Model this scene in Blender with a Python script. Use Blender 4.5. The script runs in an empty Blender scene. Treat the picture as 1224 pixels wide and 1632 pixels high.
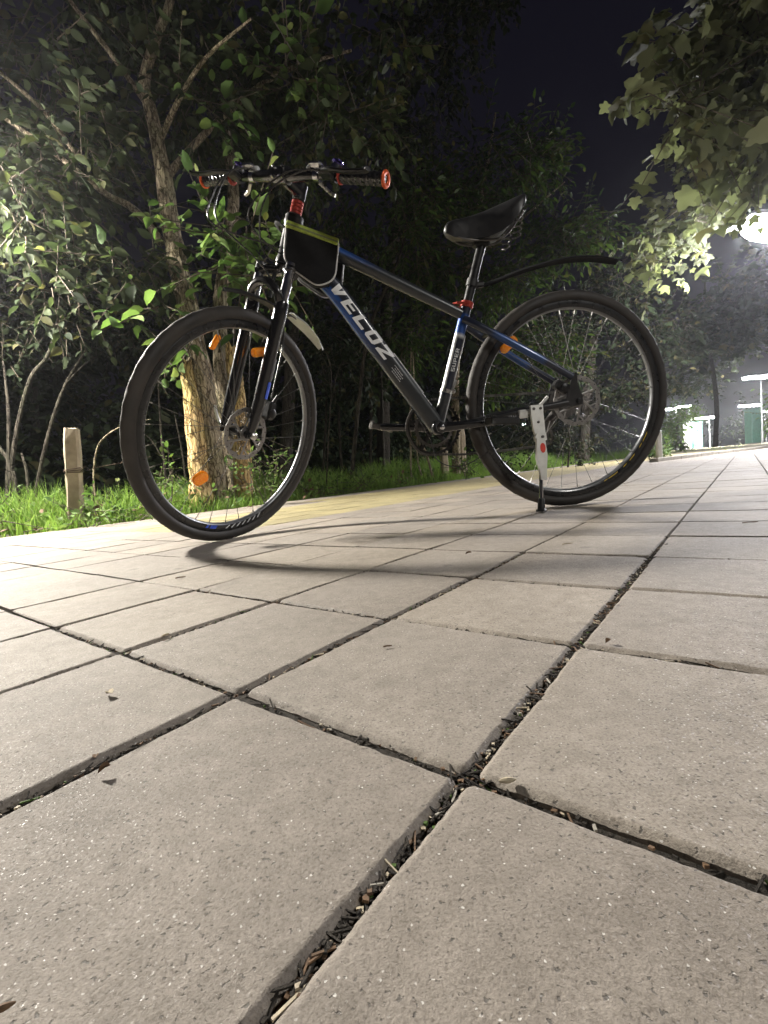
import bpy, math, random
import numpy as np
from mathutils import Matrix, Vector

# ------------------------------------------------------------------ camera, world, exposure
scene = bpy.context.scene
COL = scene.collection
CAM_H = 0.16067
F_PX = 746.316            # focal length in photo pixels (photo 1224 x 1632)
PITCH, ROLL = -0.0778415, -0.0888852
cam_data = bpy.data.cameras.new('camera')
cam_data.sensor_fit = 'VERTICAL'
cam_data.sensor_height = 24.0
cam_data.sensor_width = 18.0
cam_data.lens = F_PX / 1632 * 24.0
cam_data.clip_start = 0.01
cam_data.clip_end = 800
camera = bpy.data.objects.new('camera', cam_data)
COL.objects.link(camera)
cp, sp, cr_, sr_ = math.cos(PITCH), math.sin(PITCH), math.cos(ROLL), math.sin(ROLL)
fwd_v = np.array([0, cp, sp]); up0 = np.array([0, -sp, cp]); rt0 = np.array([1.0, 0, 0])
CR = cr_ * rt0 + sr_ * up0
CU = -sr_ * rt0 + cr_ * up0
CW = fwd_v
CPOS = np.array([0, 0, CAM_H])
M = Matrix.Identity(4)
for i in range(3):
    M[i][0], M[i][1], M[i][2], M[i][3] = CR[i], CU[i], -CW[i], CPOS[i]
camera.matrix_world = M
scene.camera = camera

world = bpy.data.worlds.new('World')
scene.world = world
world.use_nodes = True
wn = world.node_tree
wn.nodes.clear()
w_out = wn.nodes.new('ShaderNodeOutputWorld')
w_bg = wn.nodes.new('ShaderNodeBackground')
w_sky = wn.nodes.new('ShaderNodeTexSky')
w_sky.sky_type = 'NISHITA'
w_sky.sun_disc = False
w_sky.sun_elevation = math.radians(-4.0)      # the sun is below the horizon: night sky
w_sky.sun_rotation = math.radians(200)
w_mix = wn.nodes.new('ShaderNodeMix'); w_mix.data_type = 'RGBA'; w_mix.blend_type = 'ADD'
w_mix.inputs[0].default_value = 1.0
w_mix.inputs[7].default_value = (0.040, 0.034, 0.074, 1)   # town glow on the night air
w_bg.inputs[1].default_value = 0.085
wn.links.new(w_sky.outputs[0], w_mix.inputs[6])
wn.links.new(w_mix.outputs[2], w_bg.inputs[0])
wn.links.new(w_bg.outputs[0], w_out.inputs[0])

LAMP_LEFT = 1600.0
LAMP_RIGHT = 600.0
LAMP_REAR = 290.0
LAMP_FAR = 850.0

scene.view_settings.view_transform = 'Standard'
scene.view_settings.look = 'None'
scene.view_settings.exposure = 0.0
scene.view_settings.gamma = 1.0
scene.view_settings.use_curve_mapping = False
cy = scene.cycles
cy.use_denoising = True
cy.max_bounces = 6
cy.diffuse_bounces = 3
cy.glossy_bounces = 3
cy.transmission_bounces = 4
cy.transparent_max_bounces = 8
cy.sample_clamp_indirect = 4.0
cy.caustics_reflective = False
cy.caustics_refractive = False

# ------------------------------------------------------------------ helpers
rng = np.random.default_rng(7)
random.seed(7)


def W(px, py, Y):
    """world point seen at photo pixel (px, py) at depth Y metres ahead"""
    d = (px - 612) / F_PX * CR - (py - 816) / F_PX * CU + CW
    return CPOS + d * (Y / d[1])


def project(P):
    P = np.atleast_2d(P) - CPOS
    d = P @ CW
    d = np.where(np.abs(d) < 1e-6, 1e-6, d)
    return np.c_[612 + F_PX * (P @ CR) / d, 816 - F_PX * (P @ CU) / d, d]


def gpt(px, py):
    d = (px - 612) / F_PX * CR - (py - 816) / F_PX * CU + CW
    return CPOS + d * (-CAM_H / d[2])


def unit(v):
    v = np.asarray(v, float)
    return v / (np.linalg.norm(v) + 1e-12)


class MB:
    """collects vertices and faces of ONE mesh"""
    def __init__(self):
        self.v, self.f, self.m, self.c, self.n = [], [], [], [], 0

    def add(self, verts, faces, mi=0, col=None):
        verts = np.asarray(verts, float).reshape(-1, 3)
        self.v.append(verts)
        o = self.n
        for f in faces:
            self.f.append([int(i) + o for i in f])
            self.m.append(mi)
        if col is None:
            col = np.ones((len(verts), 3)) * 0.5
        col = np.asarray(col, float)
        if col.ndim == 1:
            col = np.tile(col, (len(verts), 1))
        self.c.append(col)
        self.n += len(verts)
        return self

    def tube(self, pts, rad, sides=12, ref=(0, 0, 1), rb=None, cap=True, mi=0, col=None, jitter=None, closed=False):
        pts = np.asarray(pts, float)
        n = len(pts)
        rad = np.broadcast_to(np.asarray(rad, float), (n,))
        rb = rad if rb is None else np.broadcast_to(np.asarray(rb, float), (n,))
        ang = np.linspace(0, 2 * np.pi, sides, endpoint=False)
        V = []
        ref = np.asarray(ref, float)
        prev = None
        for i in range(n):
            if closed:
                t = pts[(i + 1) % n] - pts[i - 1]
            else:
                t = pts[min(i + 1, n - 1)] - pts[max(i - 1, 0)]
            t = unit(t)
            a = ref if prev is None else prev
            b = a - t * (a @ t)
            if np.linalg.norm(b) < 1e-4:
                b = np.cross(t, [1, 0, 0.3])
            b = unit(b)
            prev = b
            nn = np.cross(b, t)
            r1 = np.ones(sides)
            if jitter is not None:
                r1 = jitter(i, ang)
            V.append(pts[i] + (np.cos(ang) * rad[i] * r1)[:, None] * b + (np.sin(ang) * rb[i] * r1)[:, None] * nn)
        V = np.concatenate(V)
        Fs = []
        m = n if closed else n - 1
        for i in range(m):
            i2 = (i + 1) % n
            for k in range(sides):
                k2 = (k + 1) % sides
                Fs.append((i * sides + k, i * sides + k2, i2 * sides + k2, i2 * sides + k))
        if cap and not closed:
            Fs.append(tuple(range(sides - 1, -1, -1)))
            Fs.append(tuple((n - 1) * sides + k for k in range(sides)))
        return self.add(V, Fs, mi, col)

    def box(self, c, size, axes=None, mi=0, col=None, bev=0.0):
        c = np.asarray(c, float); s = np.asarray(size, float) / 2
        ax = np.eye(3) if axes is None else np.asarray(axes, float)
        if bev <= 0:
            V = [(x, y, z) for x in (-1, 1) for y in (-1, 1) for z in (-1, 1)]
            V = np.array(V) * s
            Fs = [(0, 1, 3, 2), (4, 6, 7, 5), (0, 4, 5, 1), (2, 3, 7, 6), (0, 2, 6, 4), (1, 5, 7, 3)]
        else:
            V, idx = [], {}
            for sx in (-1, 1):
                for sy in (-1, 1):
                    for sz in (-1, 1):
                        for a in range(3):
                            p = np.array([sx, sy, sz]) * s
                            for k in range(3):
                                if k != a:
                                    p[k] -= bev * [sx, sy, sz][k]
                            idx[(sx, sy, sz, a)] = len(V)
                            V.append(p)
            V = np.array(V)
            Fs = []
            for a in range(3):
                b, d = (a + 1) % 3, (a + 2) % 3
                for sg in (-1, 1):
                    q = []
                    for ub, ud in ((-1, -1), (1, -1), (1, 1), (-1, 1)):
                        k = [0, 0, 0]; k[a] = sg; k[b] = ub; k[d] = ud
                        q.append(idx[(k[0], k[1], k[2], a)])
                    Fs.append(q if sg > 0 else q[::-1])
            for a in range(3):
                b, d = (a + 1) % 3, (a + 2) % 3
                for sb in (-1, 1):
                    for sd in (-1, 1):
                        k0 = [0, 0, 0]; k0[a] = -1; k0[b] = sb; k0[d] = sd
                        k1 = list(k0); k1[a] = 1
                        q = [idx[(*k0, b)], idx[(*k1, b)], idx[(*k1, d)], idx[(*k0, d)]]
                        Fs.append(q if sb * sd < 0 else q[::-1])
            for sx in (-1, 1):
                for sy in (-1, 1):
                    for sz in (-1, 1):
                        q = [idx[(sx, sy, sz, a)] for a in range(3)]
                        Fs.append(q if sx * sy * sz > 0 else q[::-1])
        return self.add(c + V @ ax, Fs, mi, col)

    def lathe(self, c, axis, prof, sides=24, ref=None, mi=0, col=None, caps=True):
        """prof: list of (distance along axis, radius)"""
        axis = unit(axis)
        pts = [np.asarray(c, float) + axis * p[0] for p in prof]
        ref = np.cross(axis, [0.3, 0.5, 0.8]) if ref is None else ref
        b = unit(np.asarray(ref, float) - axis * (np.asarray(ref, float) @ axis))
        nn = np.cross(b, axis)
        ang = np.linspace(0, 2 * np.pi, sides, endpoint=False)
        V = np.concatenate([p + pr[1] * (np.cos(ang)[:, None] * b + np.sin(ang)[:, None] * nn) for p, pr in zip(pts, prof)])
        Fs = []
        n = len(prof)
        for i in range(n - 1):
            for k in range(sides):
                k2 = (k + 1) % sides
                Fs.append((i * sides + k, i * sides + k2, (i + 1) * sides + k2, (i + 1) * sides + k))
        if caps:
            Fs.append(tuple(range(sides - 1, -1, -1)))
            Fs.append(tuple((n - 1) * sides + k for k in range(sides)))
        return self.add(V, Fs, mi, col)

    def prism(self, outline, thick, origin=(0, 0, 0), u=(1, 0, 0), v=(0, 0, 1), mi=0, col=None):
        """extrude a 2-D outline (along u, v) to both sides of its plane"""
        o = np.asarray(origin, float); u = np.asarray(u, float); v = np.asarray(v, float)
        w = np.cross(u, v)
        P = np.array([o + a * u + b * v for a, b in outline])
        n = len(P)
        V = np.r_[P + w * thick / 2, P - w * thick / 2]
        Fs = [tuple(range(n)), tuple(range(2 * n - 1, n - 1, -1))]
        for i in range(n):
            j = (i + 1) % n
            Fs.append((i, i + n, j + n, j))
        return self.add(V, Fs, mi, col)

    def mesh(self, name, mats, smooth=35):
        me = bpy.data.meshes.new(name)
        V = np.concatenate(self.v) if self.v else np.zeros((0, 3))
        me.from_pydata(V.tolist(), [], self.f)
        if not isinstance(mats, (list, tuple)):
            mats = [mats]
        for m in mats:
            me.materials.append(m)
        if len(mats) > 1:
            me.polygons.foreach_set('material_index', np.array(self.m, np.int32))
        a = me.attributes.new('tint', 'FLOAT_COLOR', 'POINT')
        cc = np.concatenate(self.c)
        a.data.foreach_set('color', np.c_[cc, np.ones(len(cc))].astype(np.float32).ravel())
        if smooth:
            me.polygons.foreach_set('use_smooth', np.ones(len(me.polygons), bool))
            me.set_sharp_from_angle(angle=math.radians(smooth))
        me.update()
        return me


def link(name, me, parent=None):
    o = bpy.data.objects.new(name, me)
    COL.objects.link(o)
    if parent is not None:
        o.parent = parent
    return o


def obj(name, mb, mats, parent=None, smooth=35):
    return link(name, mb.mesh(name, mats, smooth), parent)


def tag(o, label=None, cat=None, group=None, kind=None):
    if label: o['label'] = label
    if cat: o['category'] = cat
    if group: o['group'] = group
    if kind: o['kind'] = kind
    return o


def empty(name, loc=(0, 0, 0), parent=None):
    o = bpy.data.objects.new(name, None)
    o.empty_display_size = 0.1
    COL.objects.link(o)
    o.location = loc
    if parent is not None:
        o.parent = parent
    return o


def hash2(ix, iy, seed):
    h = (ix.astype(np.int64) * 374761393 + iy.astype(np.int64) * 668265263 + seed * 974634541) & 0xffffffff
    h = ((h ^ (h >> 13)) * 1274126177) & 0xffffffff
    return ((h ^ (h >> 16)) & 0xffff) / 65535.0


def vnoise(x, y, seed=0):
    x = np.asarray(x, float); y = np.asarray(y, float)
    ix, iy = np.floor(x), np.floor(y)
    fx, fy = x - ix, y - iy
    fx = fx * fx * (3 - 2 * fx); fy = fy * fy * (3 - 2 * fy)
    a = hash2(ix, iy, seed); b = hash2(ix + 1, iy, seed); c = hash2(ix, iy + 1, seed); d = hash2(ix + 1, iy + 1, seed)
    return (a * (1 - fx) + b * fx) * (1 - fy) + (c * (1 - fx) + d * fx) * fy * 1.0


# ------------------------------------------------------------------ materials
def new_mat(name):
    m = bpy.data.materials.new(name)
    m.use_nodes = True
    nt = m.node_tree
    nt.nodes.clear()
    out = nt.nodes.new('ShaderNodeOutputMaterial')
    b = nt.nodes.new('ShaderNodeBsdfPrincipled')
    nt.links.new(b.outputs[0], out.inputs[0])
    return m, nt, b, out


def node(nt, t, **kw):
    n = nt.nodes.new(t)
    for k, v in kw.items():
        if k.startswith('i_'):
            n.inputs[k[2:].replace('_', ' ')].default_value = v
        else:
            setattr(n, k, v)
    return n


def ramp(nt, fac, stops):
    r = nt.nodes.new('ShaderNodeValToRGB')
    e = r.color_ramp.elements
    while len(e) < len(stops):
        e.new(0.5)
    for i, (p, c) in enumerate(stops):
        e[i].position = p
        e[i].color = (*c, 1) if len(c) == 3 else c
    nt.links.new(fac, r.inputs[0])
    return r.outputs[0]


def mixc(nt, fac, a, b, blend='MIX'):
    m = nt.nodes.new('ShaderNodeMix')
    m.data_type = 'RGBA'; m.blend_type = blend
    for inp, val in ((m.inputs[0], fac), (m.inputs[6], a), (m.inputs[7], b)):
        if hasattr(val, 'node'):
            nt.links.new(val, inp)
        elif isinstance(val, (int, float)):
            inp.default_value = val
        else:
            inp.default_value = (*val, 1)
    return m.outputs[2]


def plain(name, col, rough=0.5, metal=0.0, var=0.15, scale=30.0, bump=0.0, coat=0.0, rough_var=0.1, spec=0.5):
    """a plain surface with a little dirt and wear"""
    m, nt, b, out = new_mat(name)
    tc = node(nt, 'ShaderNodeTexCoord')
    nz = node(nt, 'ShaderNodeTexNoise', i_Scale=scale, i_Detail=5.0)
    nt.links.new(tc.outputs['Object'], nz.inputs['Vector'])
    dark = tuple(c * (1 - var) for c in col)
    lite = tuple(min(1, c * (1 + var)) for c in col)
    nt.links.new(ramp(nt, nz.outputs[0], [(0.3, dark), (0.7, lite)]), b.inputs['Base Color'])
    rr = ramp(nt, nz.outputs[0], [(0.3, (max(0, rough - rough_var),) * 3), (0.7, (min(1, rough + rough_var),) * 3)])
    nt.links.new(rr, b.inputs['Roughness'])
    b.inputs['Metallic'].default_value = metal
    b.inputs['Coat Weight'].default_value = coat
    b.inputs['Coat Roughness'].default_value = 0.12
    b.inputs['Specular IOR Level'].default_value = spec
    if bump > 0:
        n2 = node(nt, 'ShaderNodeTexNoise', i_Scale=scale * 8, i_Detail=4.0)
        nt.links.new(tc.outputs['Object'], n2.inputs['Vector'])
        bp = node(nt, 'ShaderNodeBump', i_Strength=bump, i_Distance=0.002)
        nt.links.new(n2.outputs[0], bp.inputs['Height'])
        nt.links.new(bp.outputs[0], b.inputs['Normal'])
    return m


def tinted(name, rough=0.35, metal=0.3, coat=0.5):
    """painted metal whose print is the vertex colour of the mesh"""
    m, nt, b, out = new_mat(name)
    at = node(nt, 'ShaderNodeAttribute', attribute_name='tint')
    tc = node(nt, 'ShaderNodeTexCoord')
    nz = node(nt, 'ShaderNodeTexNoise', i_Scale=60.0, i_Detail=4.0)
    nt.links.new(tc.outputs['Object'], nz.inputs['Vector'])
    k = ramp(nt, nz.outputs[0], [(0.3, (0.85,) * 3), (0.7, (1.0,) * 3)])
    nt.links.new(mixc(nt, 1.0, at.outputs['Color'], k, 'MULTIPLY'), b.inputs['Base Color'])
    nt.links.new(ramp(nt, nz.outputs[0], [(0.3, (rough - 0.08,) * 3), (0.75, (rough + 0.12,) * 3)]), b.inputs['Roughness'])
    b.inputs['Metallic'].default_value = metal
    b.inputs['Coat Weight'].default_value = coat
    b.inputs['Coat Roughness'].default_value = 0.15
    return m


def emit(name, col, strength):
    m = bpy.data.materials.new(name)
    m.use_nodes = True
    nt = m.node_tree
    nt.nodes.clear()
    out = nt.nodes.new('ShaderNodeOutputMaterial')
    e = nt.nodes.new('ShaderNodeEmission')
    e.inputs[0].default_value = (*col, 1)
    e.inputs[1].default_value = strength
    nt.links.new(e.outputs[0], out.inputs[0])
    return m


def paver_mat(name, base, yellow=0.0):
    m, nt, b, out = new_mat(name)
    tc = node(nt, 'ShaderNodeTexCoord')
    oi = node(nt, 'ShaderNodeObjectInfo')
    geo = node(nt, 'ShaderNodeNewGeometry')
    P = geo.outputs['Position']
    big = node(nt, 'ShaderNodeTexNoise', i_Scale=6.0, i_Detail=5.0, i_Roughness=0.6)
    mid = node(nt, 'ShaderNodeTexNoise', i_Scale=55.0, i_Detail=5.0, i_Roughness=0.7)
    fine = node(nt, 'ShaderNodeTexNoise', i_Scale=640.0, i_Detail=4.0, i_Roughness=0.65)
    vor = node(nt, 'ShaderNodeTexVoronoi', i_Scale=1250.0)
    pit = node(nt, 'ShaderNodeTexNoise', i_Scale=420.0, i_Detail=2.0)
    for n in (big, mid, fine, vor, pit):
        nt.links.new(P, n.inputs['Vector'])
    c1 = ramp(nt, big.outputs[0], [(0.25, tuple(x * 0.80 for x in base)), (0.55, base), (0.8, tuple(min(1, x * 1.13) for x in base))])
    c2 = ramp(nt, mid.outputs[0], [(0.3, (0.80, 0.79, 0.77)), (0.7, (1.12, 1.12, 1.12))])
    c3 = ramp(nt, fine.outputs[0], [(0.28, (0.52, 0.49, 0.46)), (0.45, (0.92, 0.91, 0.9)), (0.75, (1.22, 1.22, 1.22))])
    c = mixc(nt, 1.0, c1, c2, 'MULTIPLY')
    c = mixc(nt, 1.0, c, c3, 'MULTIPLY')
    # every paver its own shade
    pr = ramp(nt, oi.outputs['Random'], [(0.0, (0.84, 0.83, 0.83)), (0.5, (1.0, 1.0, 1.0)), (1.0, (1.10, 1.08, 1.04))])
    c = mixc(nt, 1.0, c, pr, 'MULTIPLY')
    # old stains and worn patches
    stn = node(nt, 'ShaderNodeTexNoise', i_Scale=2.6, i_Detail=7.0, i_Roughness=0.62, i_Distortion=0.8)
    spt = node(nt, 'ShaderNodeTexVoronoi', i_Scale=7.5)
    dsp = node(nt, 'ShaderNodeTexNoise', i_Scale=90.0, i_Detail=3.0)
    for n in (stn, spt, dsp): nt.links.new(P, n.inputs['Vector'])
    c = mixc(nt, 1.0, c, ramp(nt, stn.outputs[0], [(0.30, (0.78, 0.77, 0.76)), (0.45, (1, 1, 1)), (0.62, (1, 1, 1)), (0.75, (1.12, 1.12, 1.13))]), 'MULTIPLY')
    ds = node(nt, 'ShaderNodeMath', operation='MULTIPLY_ADD'); ds.inputs[1].default_value = 0.10; nt.links.new(dsp.outputs[0], ds.inputs[0]); nt.links.new(spt.outputs['Distance'], ds.inputs[2])
    c = mixc(nt, 1.0, c, ramp(nt, ds.outputs[0], [(0.105, (0.72, 0.72, 0.72)), (0.14, (1, 1, 1))]), 'MULTIPLY')
    # dark pits and dust, pale quartz grains
    pits = ramp(nt, pit.outputs[0], [(0.30, (1, 1, 1)), (0.36, (0, 0, 0))])
    c = mixc(nt, pits, c, tuple(x * 0.38 for x in base))
    sep = node(nt, 'ShaderNodeSeparateColor')
    nt.links.new(vor.outputs['Color'], sep.inputs[0])
    grain = ramp(nt, sep.outputs[0], [(0.994, (0, 0, 0)), (0.998, (1, 1, 1))])
    c = mixc(nt, grain, c, (0.56, 0.54, 0.51))
    nt.links.new(c, b.inputs['Base Color'])
    rg = ramp(nt, sep.outputs[1], [(0.0, (0.70,) * 3), (0.965, (0.84,) * 3), (0.98, (0.40,) * 3)])
    nt.links.new(rg, b.inputs['Roughness'])
    b.inputs['Specular IOR Level'].default_value = 0.5
    # relief
    h = node(nt, 'ShaderNodeMath', operation='ADD')
    hp = node(nt, 'ShaderNodeMath', operation='MULTIPLY'); hp.inputs[1].default_value = -0.9
    nt.links.new(pits, hp.inputs[0])
    nt.links.new(fine.outputs[0], h.inputs[0]); nt.links.new(hp.outputs[0], h.inputs[1])
    h2 = node(nt, 'ShaderNodeMath', operation='ADD')
    hg = node(nt, 'ShaderNodeMath', operation='MULTIPLY'); hg.inputs[1].default_value = 0.25
    nt.links.new(vor.outputs['Distance'], hg.inputs[0])
    nt.links.new(h.outputs[0], h2.inputs[0]); nt.links.new(hg.outputs[0], h2.inputs[1])
    bp = node(nt, 'ShaderNodeBump', i_Strength=0.5, i_Distance=0.0009)
    nt.links.new(h2.outputs[0], bp.inputs['Height'])
    nt.links.new(bp.outputs[0], b.inputs['Normal'])
    return m


def dirt_mat(name, a, bcol, scale=40.0, bump=0.9):
    m, nt, b, out = new_mat(name)
    geo = node(nt, 'ShaderNodeNewGeometry')
    n1 = node(nt, 'ShaderNodeTexNoise', i_Scale=scale, i_Detail=8.0, i_Roughness=0.75)
    n2 = node(nt, 'ShaderNodeTexNoise', i_Scale=scale * 0.06, i_Detail=4.0)
    for n in (n1, n2):
        nt.links.new(geo.outputs['Position'], n.inputs['Vector'])
    c = ramp(nt, n1.outputs[0], [(0.3, a), (0.7, bcol)])
    c = mixc(nt, 1.0, c, ramp(nt, n2.outputs[0], [(0.3, (0.65,) * 3), (0.7, (1.2,) * 3)]), 'MULTIPLY')
    nt.links.new(c, b.inputs['Base Color'])
    b.inputs['Roughness'].default_value = 0.95
    bp = node(nt, 'ShaderNodeBump', i_Strength=bump, i_Distance=0.006)
    nt.links.new(n1.outputs[0], bp.inputs['Height'])
    nt.links.new(bp.outputs[0], b.inputs['Normal'])
    return m


def bark_mat(name, dark, mid, lite, sc=1.0, bump=0.8):
    m, nt, b, out = new_mat(name)
    tc = node(nt, 'ShaderNodeTexCoord')
    mp = node(nt, 'ShaderNodeMapping')
    mp.inputs['Scale'].default_value = (1.0, 1.0, 0.16)
    nt.links.new(tc.outputs['Object'], mp.inputs[0])
    n1 = node(nt, 'ShaderNodeTexNoise', i_Scale=48.0 * sc, i_Detail=7.0, i_Roughness=0.65, i_Distortion=0.6)
    n2 = node(nt, 'ShaderNodeTexNoise', i_Scale=5.0, i_Detail=4.0)
    nt.links.new(mp.outputs[0], n1.inputs['Vector'])
    nt.links.new(tc.outputs['Object'], n2.inputs['Vector'])
    c = ramp(nt, n1.outputs[0], [(0.33, dark), (0.5, mid), (0.7, lite)])
    c = mixc(nt, ramp(nt, n2.outputs[0], [(0.45, (0, 0, 0)), (0.75, (0.55,) * 3)]), c, tuple(x * y for x, y in zip(mid, (0.75, 1.0, 0.6))))
    mp2 = node(nt, 'ShaderNodeMapping'); mp2.inputs['Scale'].default_value = (1.0, 1.0, 0.2)
    nw = node(nt, 'ShaderNodeTexNoise', i_Scale=16.0, i_Detail=4.0)
    nt.links.new(tc.outputs['Object'], nw.inputs['Vector'])
    wv = mixc(nt, 0.06, mp2.outputs[0], nw.outputs['Color'], 'ADD')
    nt.links.new(tc.outputs['Object'], mp2.inputs[0])
    vc = node(nt, 'ShaderNodeTexVoronoi', i_Scale=30.0 * sc, feature='DISTANCE_TO_EDGE')
    nt.links.new(wv, vc.inputs['Vector'])
    crk = ramp(nt, vc.outputs['Distance'], [(0.0, (0.3, 0.27, 0.24)), (0.11, (1, 1, 1))])
    c = mixc(nt, 1.0, c, crk, 'MULTIPLY')
    nt.links.new(c, b.inputs['Base Color'])
    b.inputs['Roughness'].default_value = 0.9
    b.inputs['Specular IOR Level'].default_value = 0.2
    bp = node(nt, 'ShaderNodeBump', i_Strength=bump, i_Distance=0.016)
    hh = node(nt, 'ShaderNodeMath', operation='MULTIPLY_ADD'); hh.inputs[1].default_value = 0.6
    nt.links.new(n1.outputs[0], hh.inputs[0]); nt.links.new(crk, hh.inputs[2])
    nt.links.new(hh.outputs[0], bp.inputs['Height'])
    nt.links.new(bp.outputs[0], b.inputs['Normal'])
    return m


def leaf_mat(name, a, bcol, trans=0.4):
    m, nt, b, out = new_mat(name)
    at = node(nt, 'ShaderNodeAttribute', attribute_name='tint')
    sep = node(nt, 'ShaderNodeSeparateColor')
    nt.links.new(at.outputs['Color'], sep.inputs[0])
    c = ramp(nt, sep.outputs[0], [(0.0, a), (1.0, bcol)])
    c = mixc(nt, ramp(nt, sep.outputs[1], [(0.86, (0, 0, 0)), (1.0, (0.40,) * 3)]), c, (0.20, 0.155, 0.06))
    nt.links.new(c, b.inputs['Base Color'])
    b.inputs['Roughness'].default_value = 0.65
    b.inputs['Specular IOR Level'].default_value = 0.2
    tr = node(nt, 'ShaderNodeBsdfTranslucent')
    tcol = mixc(nt, 1.0, c, (1.0, 1.06, 0.68), 'MULTIPLY')
    nt.links.new(tcol, tr.inputs[0])
    mx = node(nt, 'ShaderNodeMixShader')
    mx.inputs[0].default_value = trans
    nt.links.new(b.outputs[0], mx.inputs[1]); nt.links.new(tr.outputs[0], mx.inputs[2])
    nt.links.new(mx.outputs[0], out.inputs[0])
    return m


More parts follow.
